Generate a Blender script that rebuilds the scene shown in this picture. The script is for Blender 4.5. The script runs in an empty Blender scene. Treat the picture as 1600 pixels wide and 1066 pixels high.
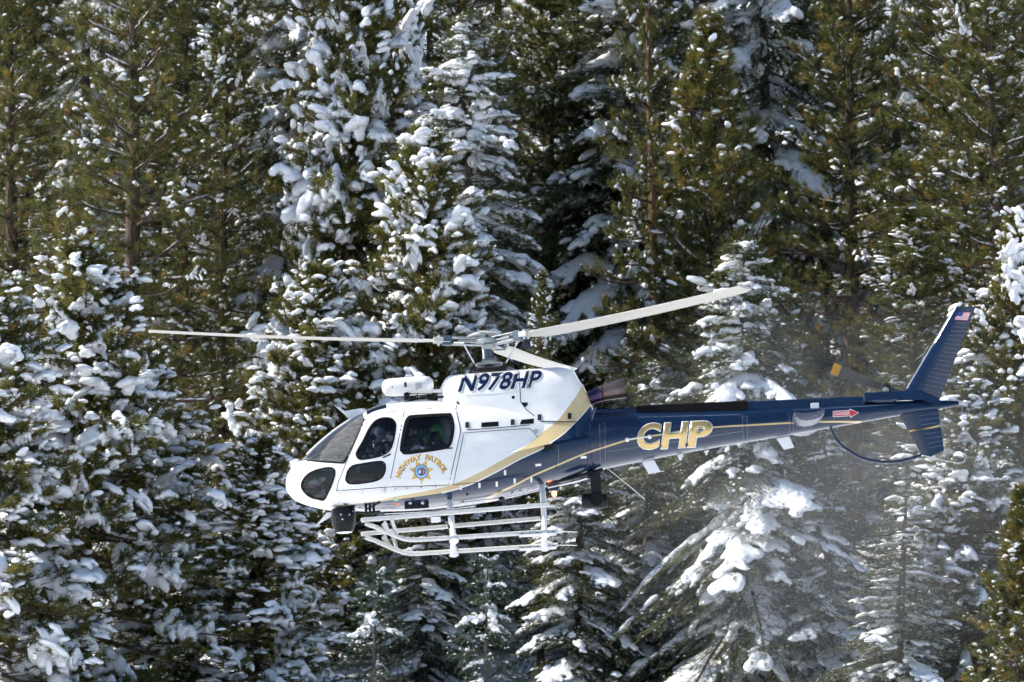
import bpy, bmesh, math, random
import numpy as np
from mathutils import Vector, Matrix, noise as mnoise

scene = bpy.context.scene
COL = scene.collection
random.seed(7)
RNG = np.random.default_rng(11)
R = math.radians

# ------------------------------------------------------------------ camera, sky, sun, exposure
FPX = 11111.0                      # focal length in pixels of a 1600 px wide frame (250 mm lens)
CAM = Vector((0.0, 0.0, 1.7))
TILT = R(7.1)
cam_data = bpy.data.cameras.new('camera')
cam_data.sensor_width = 36.0
cam_data.lens = 250.0
cam_data.clip_start = 0.5
cam_data.clip_end = 6000.0
cam_data.dof.use_dof = True
cam_data.dof.focus_distance = 111.0
cam_data.dof.aperture_fstop = 8.0
cam = bpy.data.objects.new('camera', cam_data)
COL.objects.link(cam)
cam.location = CAM
cam.rotation_euler = (R(90) + TILT, 0, 0)
scene.camera = cam

SUN_DIR = Vector((-0.78, 0.01, 0.62)).normalized()      # towards the sun: low, from the left
world = bpy.data.worlds.new('World')
scene.world = world
world.use_nodes = True
wn, wl = world.node_tree.nodes, world.node_tree.links
wn.clear()
sky = wn.new('ShaderNodeTexSky')
sky.sky_type = 'NISHITA'
sky.sun_disc = False
sky.sun_elevation = math.asin(SUN_DIR.z)
sky.sun_rotation = math.atan2(SUN_DIR.x, SUN_DIR.y)
sky.altitude = 1900.0
sky.air_density = .9
sky.dust_density = 1.6
sky.ozone_density = .7
bg = wn.new('ShaderNodeBackground')
bg.inputs['Strength'].default_value = 0.125
wo = wn.new('ShaderNodeOutputWorld')
wl.new(sky.outputs[0], bg.inputs[0])
wl.new(bg.outputs[0], wo.inputs[0])

sun_data = bpy.data.lights.new('sun', 'SUN')
sun_data.energy = 5.0
sun_data.angle = R(0.53)
sun_data.color = (1.0, 0.94, 0.84)
sun = bpy.data.objects.new('sun', sun_data)
COL.objects.link(sun)
sun.rotation_euler = (-SUN_DIR).to_track_quat('-Z', 'Y').to_euler()

scene.view_settings.view_transform = 'Standard'
scene.view_settings.look = 'None'
scene.view_settings.gamma = 1.0
scene.view_settings.use_curve_mapping = False
scene.view_settings.exposure = 0.60
cy = scene.cycles
cy.max_bounces = 4
cy.diffuse_bounces = 2
cy.glossy_bounces = 3
cy.transmission_bounces = 4
cy.transparent_max_bounces = 12
cy.volume_bounces = 0
cy.caustics_reflective = False
cy.caustics_refractive = False
cy.use_denoising = True
cy.use_light_tree = False
cy.use_adaptive_sampling = True
cy.adaptive_threshold = .04
cy.volume_step_rate = 2.5
cy.volume_max_steps = 48
cy.adaptive_min_samples = 12
world.cycles.sampling_method = 'MANUAL'
world.cycles.sample_map_resolution = 512

# ------------------------------------------------------------------ helpers
def tag(o, label=None, cat=None, group=None, kind=None):
    if label: o['label'] = label
    if cat: o['category'] = cat
    if group: o['group'] = group
    if kind: o['kind'] = kind
    return o

def empty(name, loc=(0, 0, 0), rot=(0, 0, 0)):
    o = bpy.data.objects.new(name, None)
    o.location = loc
    o.rotation_euler = rot
    COL.objects.link(o)
    return o

def mesh_np(name, verts, faces, smooth=False):
    """verts (n,3) array; faces: (m,3)/(m,4) array or list of lists"""
    me = bpy.data.meshes.new(name)
    if isinstance(faces, np.ndarray):
        m, k = faces.shape
        me.vertices.add(len(verts))
        me.vertices.foreach_set('co', np.ascontiguousarray(verts, dtype=np.float32).ravel())
        me.loops.add(m * k)
        me.loops.foreach_set('vertex_index', np.ascontiguousarray(faces, dtype=np.int32).ravel())
        me.polygons.add(m)
        me.polygons.foreach_set('loop_start', np.arange(0, m * k, k, dtype=np.int32))
        me.update(calc_edges=True)
    else:
        me.from_pydata([tuple(v) for v in verts], [], faces)
        me.update()
    if smooth:
        me.polygons.foreach_set('use_smooth', np.ones(len(me.polygons), dtype=bool))
    return me

def obj(name, me, mat=None, parent=None):
    o = bpy.data.objects.new(name, me)
    COL.objects.link(o)
    if mat is not None:
        mats = mat if isinstance(mat, (list, tuple)) else [mat]
        for m in mats:
            me.materials.append(m)
    if parent is not None:
        o.parent = parent
    return o

class MB:
    """collects simple solids into one mesh"""
    def __init__(self):
        self.v = []; self.f = []
    def add(self, verts, faces):
        b = len(self.v)
        self.v += [tuple(p) for p in verts]
        self.f += [[i + b for i in f] for f in faces]
        return self
    def box(self, c, s, rot=None):
        c = Vector(c)
        vs = []
        for sx in (-.5, .5):
            for sy in (-.5, .5):
                for sz in (-.5, .5):
                    p = Vector((sx * s[0], sy * s[1], sz * s[2]))
                    if rot is not None: p = rot @ p
                    vs.append(c + p)
        return self.add(vs, [[0, 1, 3, 2], [4, 6, 7, 5], [0, 4, 5, 1], [2, 3, 7, 6], [0, 2, 6, 4], [1, 5, 7, 3]])
    def tube(self, pts, rad, n=10, cap=True, flat=1.0, up=(0, 0, 1)):
        pts = [Vector(p) for p in pts]
        rads = rad if isinstance(rad, (list, tuple)) else [rad] * len(pts)
        rings = []
        for i, p in enumerate(pts):
            d = (pts[min(i + 1, len(pts) - 1)] - pts[max(i - 1, 0)]).normalized()
            u = Vector(up)
            if abs(d.dot(u)) > .95: u = Vector((1, 0, 0))
            a = d.cross(u).normalized(); b = a.cross(d).normalized()
            rings.append([p + a * math.cos(2 * math.pi * k / n) * rads[i] + b * math.sin(2 * math.pi * k / n) * rads[i] * flat for k in range(n)])
        vs = [q for r in rings for q in r]
        fs = []
        for i in range(len(pts) - 1):
            for k in range(n):
                fs.append([i * n + k, i * n + (k + 1) % n, (i + 1) * n + (k + 1) % n, (i + 1) * n + k])
        if cap:
            fs.append(list(range(n))[::-1]); fs.append([(len(pts) - 1) * n + k for k in range(n)])
        return self.add(vs, fs)
    def lathe(self, prof, c, axis=(0, 0, 1), n=20):
        """prof: list of (r, h) along axis"""
        ax = Vector(axis).normalized()
        a = ax.orthogonal().normalized(); b = ax.cross(a)
        c = Vector(c)
        vs = []
        for r, h in prof:
            for k in range(n):
                t = 2 * math.pi * k / n
                vs.append(c + ax * h + (a * math.cos(t) + b * math.sin(t)) * max(r, 1e-4))
        fs = []
        for i in range(len(prof) - 1):
            for k in range(n):
                fs.append([i * n + k, i * n + (k + 1) % n, (i + 1) * n + (k + 1) % n, (i + 1) * n + k])
        fs.append(list(range(n))[::-1]); fs.append([(len(prof) - 1) * n + k for k in range(n)])
        return self.add(vs, fs)
    def prism(self, poly, d0, d1):
        """poly: list of 3D points; d0,d1: offset vectors of the two faces"""
        n = len(poly)
        p = [Vector(q) for q in poly]
        vs = [q + Vector(d0) for q in p] + [q + Vector(d1) for q in p]
        fs = [list(range(n))[::-1], [n + k for k in range(n)]]
        for k in range(n):
            fs.append([k, (k + 1) % n, n + (k + 1) % n, n + k])
        return self.add(vs, fs)
    def build(self, name, mat, parent=None, smooth=False, bevel=0):
        me = bpy.data.meshes.new(name)
        me.from_pydata(self.v, [], self.f)
        bm = bmesh.new(); bm.from_mesh(me)
        bmesh.ops.recalc_face_normals(bm, faces=bm.faces)
        if bevel:
            es = [e for e in bm.edges if len(e.link_faces) == 2 and e.calc_face_angle(0) > .6]
            bmesh.ops.bevel(bm, geom=es, offset=bevel, segments=2, affect='EDGES', profile=.6, clamp_overlap=True)
        bm.to_mesh(me); bm.free()
        if smooth:
            me.polygons.foreach_set('use_smooth', np.ones(len(me.polygons), dtype=bool))
            try: me.set_sharp_from_angle(angle=R(38))
            except Exception: pass
        me.update()
        return obj(name, me, mat, parent)

# ------------------------------------------------------------------ materials
def new_mat(name):
    m = bpy.data.materials.new(name)
    m.use_nodes = True
    nt = m.node_tree
    return m, nt.nodes, nt.links, nt.nodes['Principled BSDF']

def mat_plain(name, col, rough=.5, metal=0, coat=0, var=.12, scale=6.0, emit=None, bump=0, spec=.5):
    """plain paint or metal with a faint procedural variation in tone and gloss"""
    m, n, l, p = new_mat(name)
    tc = n.new('ShaderNodeTexCoord')
    nz = n.new('ShaderNodeTexNoise'); nz.inputs['Scale'].default_value = scale; nz.inputs['Detail'].default_value = 5
    l.new(tc.outputs['Object'], nz.inputs['Vector'])
    mx = n.new('ShaderNodeMix'); mx.data_type = 'RGBA'
    c = np.array(col)
    mx.inputs['A'].default_value = (*np.clip(c * (1 - var), 0, 1), 1)
    mx.inputs['B'].default_value = (*np.clip(c * (1 + var), 0, 1), 1)
    l.new(nz.outputs['Fac'], mx.inputs['Factor'])
    l.new(mx.outputs['Result'], p.inputs['Base Color'])
    mr = n.new('ShaderNodeMapRange')
    mr.inputs['To Min'].default_value = max(rough - .08, .02); mr.inputs['To Max'].default_value = rough + .08
    l.new(nz.outputs['Fac'], mr.inputs['Value']); l.new(mr.outputs['Result'], p.inputs['Roughness'])
    p.inputs['Metallic'].default_value = metal
    p.inputs['Specular IOR Level'].default_value = spec
    p.inputs['Coat Weight'].default_value = coat
    p.inputs['Coat Roughness'].default_value = .06
    if emit:
        p.inputs['Emission Color'].default_value = (*emit[:3], 1); p.inputs['Emission Strength'].default_value = emit[3]
    if bump:
        b = n.new('ShaderNodeBump'); b.inputs['Strength'].default_value = bump; b.inputs['Distance'].default_value = .01
        l.new(nz.outputs['Fac'], b.inputs['Height']); l.new(b.outputs['Normal'], p.inputs['Normal'])
    return m

def mat_snow():
    m, n, l, p = new_mat('snow')
    tc = n.new('ShaderNodeTexCoord')
    nz = n.new('ShaderNodeTexNoise'); nz.inputs['Scale'].default_value = 9; nz.inputs['Detail'].default_value = 6
    l.new(tc.outputs['Object'], nz.inputs['Vector'])
    mx = n.new('ShaderNodeMix'); mx.data_type = 'RGBA'
    mx.inputs['A'].default_value = (.80, .83, .87, 1); mx.inputs['B'].default_value = (.90, .91, .93, 1)
    l.new(nz.outputs['Fac'], mx.inputs['Factor']); l.new(mx.outputs['Result'], p.inputs['Base Color'])
    p.inputs['Roughness'].default_value = .65
    p.inputs['Specular IOR Level'].default_value = .25
    b = n.new('ShaderNodeBump'); b.inputs['Strength'].default_value = .5; b.inputs['Distance'].default_value = .06
    l.new(nz.outputs['Fac'], b.inputs['Height']); l.new(b.outputs['Normal'], p.inputs['Normal'])
    return m

def mat_needles(name, dark, mid, tip, warm_at=.86):
    """needle colour by tuft: from deep to fresh green, with a share of old yellow-brown tufts"""
    m, n, l, p = new_mat(name)
    at = n.new('ShaderNodeAttribute'); at.attribute_name = 'tint'
    cr = n.new('ShaderNodeValToRGB')
    e = cr.color_ramp.elements
    e[0].position = 0; e[0].color = (*dark, 1)
    e[1].position = 1; e[1].color = (*tip, 1)
    k = e.new(.5); k.color = (*mid, 1)
    k = e.new(warm_at); k.color = (*[a * .6 + b * .4 for a, b in zip(mid, tip)], 1)
    l.new(at.outputs['Fac'], cr.inputs['Fac'])
    l.new(cr.outputs['Color'], p.inputs['Base Color'])
    p.inputs['Roughness'].default_value = .45
    p.inputs['Specular IOR Level'].default_value = .35
    tr = n.new('ShaderNodeBsdfTranslucent'); l.new(cr.outputs['Color'], tr.inputs['Color'])
    mix = n.new('ShaderNodeMixShader'); mix.inputs['Fac'].default_value = .48
    out = n['Material Output']
    l.new(p.outputs[0], mix.inputs[1]); l.new(tr.outputs[0], mix.inputs[2]); l.new(mix.outputs[0], out.inputs['Surface'])
    return m

def mat_bark(name, c0, c1):
    m, n, l, p = new_mat(name)
    tc = n.new('ShaderNodeTexCoord')
    mp = n.new('ShaderNodeMapping'); mp.inputs['Scale'].default_value = (9, 9, 1.6)
    vo = n.new('ShaderNodeTexVoronoi'); vo.inputs['Scale'].default_value = 1.0
    nz = n.new('ShaderNodeTexNoise'); nz.inputs['Scale'].default_value = 2.5; nz.inputs['Detail'].default_value = 6
    l.new(tc.outputs['Object'], mp.inputs['Vector']); l.new(mp.outputs[0], vo.inputs['Vector']); l.new(mp.outputs[0], nz.inputs['Vector'])
    mx = n.new('ShaderNodeMix'); mx.data_type = 'RGBA'
    mx.inputs['A'].default_value = (*c0, 1); mx.inputs['B'].default_value = (*c1, 1)
    l.new(nz.outputs['Fac'], mx.inputs['Factor']); l.new(mx.outputs['Result'], p.inputs['Base Color'])
    p.inputs['Roughness'].default_value = .9
    b = n.new('ShaderNodeBump'); b.inputs['Strength'].default_value = .9; b.inputs['Distance'].default_value = .05
    l.new(vo.outputs['Distance'], b.inputs['Height']); l.new(b.outputs['Normal'], p.inputs['Normal'])
    return m

def mat_glass(name, tint, rough=.02, haze=0):
    """tinted acrylic: dark see-through sheet with a clear surface reflection"""
    m, n, l, p = new_mat(name)
    n.remove(p)
    tb = n.new('ShaderNodeBsdfTransparent'); tb.inputs['Color'].default_value = (*tint, 1)
    gl = n.new('ShaderNodeBsdfGlossy'); gl.inputs['Roughness'].default_value = rough
    fr = n.new('ShaderNodeFresnel'); fr.inputs['IOR'].default_value = 1.5
    mix = n.new('ShaderNodeMixShader')
    l.new(fr.outputs[0], mix.inputs['Fac']); l.new(tb.outputs[0], mix.inputs[1]); l.new(gl.outputs[0], mix.inputs[2])
    last = mix
    if haze:        # fine scratches and salt film scatter the sunlight
        tc = n.new('ShaderNodeTexCoord'); mp = n.new('ShaderNodeMapping'); mp.inputs['Scale'].default_value = (2, 2, 9); mp.inputs['Rotation'].default_value = (0, .6, 0)
        nz = n.new('ShaderNodeTexNoise'); nz.inputs['Scale'].default_value = 4; nz.inputs['Detail'].default_value = 6
        l.new(tc.outputs['Object'], mp.inputs[0]); l.new(mp.outputs[0], nz.inputs['Vector'])
        mr = n.new('ShaderNodeMapRange'); mr.inputs['From Min'].default_value = .3; mr.inputs['From Max'].default_value = .7
        mr.inputs['To Min'].default_value = haze * .5; mr.inputs['To Max'].default_value = haze * 1.5; l.new(nz.outputs['Fac'], mr.inputs['Value'])
        df = n.new('ShaderNodeBsdfDiffuse'); df.inputs['Color'].default_value = (.8, .8, .8, 1)
        last = n.new('ShaderNodeMixShader'); l.new(mr.outputs['Result'], last.inputs['Fac']); l.new(mix.outputs[0], last.inputs[1]); l.new(df.outputs[0], last.inputs[2])
    l.new(last.outputs[0], n['Material Output'].inputs['Surface'])
    return m

M_SNOW = mat_snow()
M_PINE = mat_needles('pine_needles', (.062, .076, .022), (.145, .152, .042), (.36, .22, .045))
M_FIR = mat_needles('fir_needles', (.045, .060, .026), (.095, .108, .038), (.18, .165, .048))
M_YOUNG = mat_needles('young_pine_needles', (.066, .076, .020), (.175, .165, .038), (.32, .23, .046))
M_BLUE_FIR = mat_needles('sapling_needles', (.03, .05, .035), (.06, .09, .06), (.10, .13, .07))
M_BARK = mat_bark('pine_bark', (.045, .030, .022), (.11, .07, .048))
M_BARK_RED = mat_bark('orange_pine_bark', (.10, .052, .028), (.24, .12, .06))
M_BARK_GREY = mat_bark('fir_bark', (.05, .042, .036), (.12, .10, .085))
M_BLACK = mat_plain('black_equipment', (.0045, .005, .006), rough=.4, spec=.25)
M_RUBBER = mat_plain('black_rubber', (.005, .005, .006), rough=.6, spec=.15)
M_WHITE = mat_plain('white_paint', (.78, .79, .80), rough=.3, coat=.4, var=.02)
M_SKIDWHITE = mat_plain('worn_white_paint', (.57, .57, .55), rough=.45, var=.22, scale=16)
M_NAVY = mat_plain('navy_paint', (.002, .015, .050), rough=.22, coat=.8, var=.05, spec=.2)
M_GOLDP = mat_plain('gold_paint', (.62, .45, .19), rough=.30, metal=.7, var=.06, scale=3)
M_BLADE = mat_plain('blade_paint_reflected_tan', (.52, .52, .48), rough=.45, var=.10, scale=1.2)
for _nd in M_BLADE.node_tree.nodes:  # tan mixed into the grey blade paint imitates reflected light
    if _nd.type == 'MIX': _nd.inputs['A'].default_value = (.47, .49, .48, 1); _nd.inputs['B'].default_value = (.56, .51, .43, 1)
M_STEEL = mat_plain('hub_steel', (.30, .33, .33), rough=.38, metal=.6, var=.15, scale=12)
M_DKBLUE = mat_plain('hub_blue_grey', (.05, .085, .12), rough=.5)
M_SILVER = mat_plain('bare_aluminium', (.62, .63, .65), rough=.32, metal=.9)
M_GREY = mat_plain('dark_trim', (.022, .023, .025), rough=.7, spec=.2)
M_SEAM = mat_plain('panel_gap', (.035, .037, .042), rough=.8)
M_RED = mat_plain('sign_red', (.55, .03, .04), rough=.4)
M_FLAGBLUE = mat_plain('flag_blue', (.02, .04, .22), rough=.4)
M_SEALBLUE = mat_plain('emblem_blue', (.06, .36, .72), rough=.4)
M_SEALWHITE = mat_plain('emblem_pale_blue', (.55, .72, .85), rough=.4)
M_SEALDARK = mat_plain('emblem_dark_blue', (.03, .07, .20), rough=.4)
M_SEALORANGE = mat_plain('emblem_orange', (.55, .22, .10), rough=.4)
M_YELLOW = mat_plain('sign_gold', (.66, .42, .08), rough=.4, var=.1)
M_SHADOW = mat_plain('letter_outline_brown', (.10, .06, .02), rough=.5)
M_LETTERGREY = mat_plain('letter_outline_grey', (.42, .44, .48), rough=.4)
M_GLASS = mat_glass('tinted_window', (.50, .52, .56))
M_WSHIELD = mat_glass('windshield_acrylic', (.55, .58, .62), haze=.13)
M_SUIT = mat_plain('flight_suit', (.03, .034, .03), rough=.85)
M_SKIN = mat_plain('skin', (.42, .25, .18), rough=.55)
M_GREENHELMET = mat_plain('green_helmet', (.14, .58, .10), rough=.3, coat=.5)
M_GREYHELMET = mat_plain('patterned_helmet', (.36, .42, .44), rough=.3, coat=.5, var=.6, scale=9)
M_SEAT = mat_plain('seat_fabric', (.10, .03, .035), rough=.9)
M_LAMP = mat_plain('lit_beacon', (.8, .15, .04), rough=.3, emit=(1.0, .22, .06, 9.0))

# ------------------------------------------------------------------ ground: valley floor and wooded hillside under snow
def sstep(a, b, x):
    t = np.clip((x - a) / (b - a), 0, 1)
    return t * t * (3 - 2 * t)

def ground_z(x, y):
    x = np.asarray(x, float); y = np.asarray(y, float)
    z = 13.0 * sstep(85, 182, y) + np.clip(y - 178, 0, 60) * .32 + np.clip(y - 238, 0, 500) * .52
    b = sstep(60, 150, y) * (1.0 * np.sin(x * .11 + y * .05) + .6 * np.sin(x * .23 - y * .17 + 1.3) + .3 * np.sin(x * .61 + y * .4))
    return z + b * .5

gx = np.concatenate([[-3000, -1500, -700, -350, -200, -120], np.arange(-80, 81, 1.6), [120, 200, 350, 700, 1500, 3000]])
gy = np.concatenate([[-3000, -1200, -400, -100], np.arange(0, 110, 10), np.arange(112, 300, 1.6), np.arange(310, 760, 30), [1000, 1800, 3500]])
GX, GY = np.meshgrid(gx, gy)
GZ = ground_z(GX, GY)
nx, ny = len(gx), len(gy)
ii = np.arange(nx * ny).reshape(ny, nx)
gf = np.stack([ii[:-1, :-1], ii[:-1, 1:], ii[1:, 1:], ii[1:, :-1]], -1).reshape(-1, 4)
ground = obj('ground', mesh_np('ground', np.stack([GX, GY, GZ], -1).reshape(-1, 3), gf, True), M_SNOW)
tag(ground, 'snow covered valley floor rising into a wooded hillside', kind='structure')

# ------------------------------------------------------------------ tree kit
def frames(axis):
    """orthonormal frames for an (n,3) array of axes -> (n,3,3) with columns axis,u,v"""
    a = axis / np.linalg.norm(axis, axis=1, keepdims=True)
    ref = np.where(np.abs(a[:, 2:3]) > .93, np.array([[1., 0, 0]]), np.array([[0, 0, 1.]]))
    u = np.cross(ref, a); u /= np.linalg.norm(u, axis=1, keepdims=True)
    v = np.cross(a, u)
    return np.stack([a, u, v], -1)

def tuft_templates(k, m, lo, hi, back, width, spread):
    """k tufts of m needles; each needle one thin triangle along +x axis"""
    T = []
    for _ in range(k):
        s = RNG.uniform(-back, 0, m)
        th = RNG.uniform(0, 2 * math.pi, m)
        ang = RNG.uniform(spread[0], spread[1], m)
        L = RNG.uniform(lo, hi, m)
        d = np.stack([np.cos(ang), np.sin(ang) * np.cos(th), np.sin(ang) * np.sin(th)], -1)
        side = np.cross(d, RNG.normal(size=(m, 3))); side /= np.linalg.norm(side, axis=1, keepdims=True)
        b = np.stack([s, 0 * s, 0 * s], -1)
        T.append(np.stack([b + side * width * .5, b - side * width * .5, b + d * L[:, None]], 1).reshape(-1, 3))
    return np.array(T)          # (k, 3m, 3)

def spray_templates(k, n, length, reach, width):
    """fir twig: comb of short flat needles both sides of a short stem lying in the xy plane"""
    T = []
    for _ in range(k):
        t = np.linspace(.02, 1, n) * length
        out = []
        for sgn in (-1, 1):
            tt = t + RNG.uniform(-.2, .2, n) * length / n
            r = reach * (1 - .45 * t / length) * RNG.uniform(.7, 1.15, n)
            a = RNG.uniform(.7, 1.1, n)
            tip = np.stack([tt + r * np.cos(a), sgn * r * np.sin(a), RNG.uniform(-.2, .45, n) * reach], -1)
            b0 = np.stack([tt - width * .5, 0 * tt, 0 * tt], -1); b1 = np.stack([tt + width * .5, 0 * tt, 0 * tt], -1)
            out.append(np.stack([b0, b1, tip], 1))
        T.append(np.concatenate(out).reshape(-1, 3))
    return np.array(T)

def expand(T, pos, axis, scale, tint, roll=None):
    """place templates at many frames -> verts, tri faces, tint per vertex"""
    n = len(pos)
    pick = RNG.integers(0, len(T), n)
    F = frames(axis)
    if roll is not None:
        c, s = np.cos(roll)[:, None], np.sin(roll)[:, None]
        u = F[:, :, 1] * c + F[:, :, 2] * s; v = -F[:, :, 1] * s + F[:, :, 2] * c
        F = np.stack([F[:, :, 0], u, v], -1)
    V = np.einsum('nij,nkj->nki', F, T[pick]) * scale[:, None, None] + pos[:, None, :]
    k = T.shape[1]
    return V.reshape(-1, 3), np.arange(n * k).reshape(-1, 3), np.repeat(tint, k)

def tubes(paths, sides):
    """paths: list of (pts (n,3), radii (n)) -> verts, quad faces"""
    VS, FS, b = [], [], 0
    for pts, rad in paths:
        n = len(pts)
        d = np.gradient(pts, axis=0)
        F = frames(d)
        t = np.arange(sides) * 2 * math.pi / sides
        ring = F[:, None, :, 1] * np.cos(t)[None, :, None] + F[:, None, :, 2] * np.sin(t)[None, :, None]
        VS.append((pts[:, None, :] + ring * rad[:, None, None]).reshape(-1, 3))
        i = np.arange(n - 1)[:, None] * sides + np.arange(sides)[None, :]
        j = np.arange(n - 1)[:, None] * sides + (np.arange(sides)[None, :] + 1) % sides
        FS.append(np.stack([i, j, j + sides, i + sides], -1).reshape(-1, 4) + b)
        b += n * sides
    return np.concatenate(VS), np.concatenate(FS)

# snow lumps: fused lobes, voxel-remeshed once and then reused everywhere
ICO = bmesh.new(); bmesh.ops.create_icosphere(ICO, subdivisions=2, radius=1.0)
ICO_V = np.array([v.co[:] for v in ICO.verts]); ICO_F = np.array([[v.index for v in f.verts] for f in ICO.faces]); ICO.free()

def fuse(blobs, voxel, smooth=2, jitter=.0):
    V = np.concatenate([ICO_V * np.array(s)[None] + np.array(c)[None] for c, s in blobs])
    Fc = np.concatenate([ICO_F + i * len(ICO_V) for i in range(len(blobs))])
    me = mesh_np('lump', V, Fc)
    o = bpy.data.objects.new('lump', me); COL.objects.link(o)
    md = o.modifiers.new('r', 'REMESH'); md.mode = 'VOXEL'; md.voxel_size = voxel
    if smooth:
        sm = o.modifiers.new('s', 'SMOOTH'); sm.iterations = smooth; sm.factor = .5
    dg = bpy.context.evaluated_depsgraph_get()
    ev = o.evaluated_get(dg); m2 = ev.to_mesh()
    m2.calc_loop_triangles()
    v = np.empty(len(m2.vertices) * 3); m2.vertices.foreach_get('co', v); v = v.reshape(-1, 3)
    t = np.empty(len(m2.loop_triangles) * 3, dtype=np.int32); m2.loop_triangles.foreach_get('vertices', t); t = t.reshape(-1, 3)
    ev.to_mesh_clear(); bpy.data.objects.remove(o); bpy.data.meshes.remove(me)
    if jitter:
        v = v + np.array([mnoise.noise_vector(Vector(p * 4.3)) for p in v]) * jitter
    return v, t

def clump_templates(k, kind):
    out = []
    for _ in range(k):
        bl = []
        if kind == 'ball':               # little cap on a needle tuft
            for _ in range(random.randint(2, 4)):
                r = random.uniform(.45, .8)
                bl.append(((random.uniform(-.45, .45), random.uniform(-.35, .35), random.uniform(-.05, .25)), (r, r * .85, r * random.uniform(.55, .8))))
            out.append(fuse(bl, .22, 2, .12))
        elif kind == 'pad':              # ragged pad with lobes hanging over twig ends
            n = random.randint(6, 9)
            bl.append(((0, 0, .12), (.62, .5, .42)))
            for _ in range(n):
                a = random.uniform(0, 6.28); d = random.uniform(.3, .85)
                r = random.uniform(.24, .42)
                z = .12 - .62 * d * d + random.uniform(-.08, .12)
                bl.append(((math.cos(a) * d, math.sin(a) * d * .75, z), (r * random.uniform(.9, 1.35), r, r * random.uniform(.75, 1.05))))
            out.append(fuse(bl, .10, 1, .13))
        else:                            # strip of snow lying along a limb
            x = -1.0
            while x < 1:
                r = random.uniform(.14, .30) * (1.1 - .5 * abs(x))
                if random.random() < .85:
                    bl.append(((x, random.uniform(-.08, .08), random.uniform(-.02, .10)), (r * 1.5, r, r * .8)))
                x += random.uniform(.14, .3)
            if not bl: bl = [((0, 0, 0), (.5, .2, .2))]
            out.append(fuse(bl, .11, 1, .06))
    return out

def bough_snow_templates(k, cover):
    """blanket of snow over a fan-shaped fir bough of unit length, fingers along the side branchlets"""
    out = []
    for _ in range(k):
        bl = []
        for x in np.arange(.18, 1.0, .07):
            if random.random() < cover:
                r = .085 * (1.15 - .55 * x) * random.uniform(.8, 1.35)
                bl.append(((x, random.uniform(-.02, .02), random.uniform(0, .03)), (r * 1.3, r * 1.15, r * .75)))
        for sgn in (-1, 1):
            for x in np.arange(.2, .92, .11):
                if random.random() > cover: continue
                L = .40 * (1.08 - .75 * x) * random.uniform(.65, 1.1)
                a = R(random.uniform(40, 58)); m = max(2, int(L / .055))
                for j in range(1, m + 1):
                    if random.random() > cover + .1: continue
                    s = L * j / m
                    r = random.uniform(.032, .062) * (1.2 - .4 * j / m)
                    bl.append(((x + s * math.cos(a), sgn * s * math.sin(a), -.20 * s + random.uniform(0, .02)), (r * 1.35, r * 1.05, r * .8)))
        out.append(fuse(bl, .021, 1, .024))
    return out

def decimate_tris(tpl, ratio):
    res = []
    for v, t in tpl:
        me = mesh_np('lump', v, t)
        o = bpy.data.objects.new('lump', me); COL.objects.link(o)
        d = o.modifiers.new('d', 'DECIMATE'); d.ratio = ratio
        ev = o.evaluated_get(bpy.context.evaluated_depsgraph_get()); m2 = ev.to_mesh(); m2.calc_loop_triangles()
        vv = np.empty(len(m2.vertices) * 3); m2.vertices.foreach_get('co', vv)
        tt = np.empty(len(m2.loop_triangles) * 3, dtype=np.int32); m2.loop_triangles.foreach_get('vertices', tt)
        res.append((vv.reshape(-1, 3), tt.reshape(-1, 3)))
        ev.to_mesh_clear(); bpy.data.objects.remove(o); bpy.data.meshes.remove(me)
    return res

def tri_budget(tpl, n):
    return [decimate_tris([(v, t)], min(1.0, n / len(t)))[0] for v, t in tpl]
BALLS = tri_budget(clump_templates(8, 'ball'), 56)
PADS = tri_budget(clump_templates(14, 'pad'), 170)
STRIPS = tri_budget(clump_templates(6, 'strip'), 110)
BOUGHS_HEAVY = tri_budget(bough_snow_templates(8, .88), 740)
BOUGHS_LIGHT = tri_budget(bough_snow_templates(8, .60), 560)

PINE_T = tuft_templates(8, 22, .13, .23, .12, .013, (.2, 1.3))
YOUNG_T = tuft_templates(8, 22, .06, .12, .18, .013, (.35, 1.35))
SPRAY_T = spray_templates(8, 7, .24, .085, .026)

def place_lumps(tpls, items):
    """items: (pos, (sx,sy,sz), rotation 3x3) -> verts, faces"""
    VS, FS, b = [], [], 0
    for p, s, m in items:
        v, t = tpls[random.randrange(len(tpls))]
        q = (v * np.array(s)[None]) @ m.T + np.array(p)[None]
        VS.append(q); FS.append(t + b); b += len(q)
    if not VS: return np.zeros((0, 3)), np.zeros((0, 3), int)
    return np.concatenate(VS), np.concatenate(FS)

def rot_axis(d, flat=.6):
    """3x3 whose x follows direction d (its slope damped by flat) and z stays near up"""
    x = np.array([d[0], d[1], d[2] * flat]); x /= np.linalg.norm(x)
    y = np.cross([0, 0, 1.], x); y /= np.linalg.norm(y) + 1e-9
    return np.stack([x, y, np.cross(x, y)], 1)

def merge(parts):
    VS, FS, b = [], [], 0
    for v, f in parts:
        if len(v) == 0: continue
        VS.append(v); FS.append(f + b); b += len(v)
    return np.concatenate(VS), np.concatenate(FS)

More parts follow.
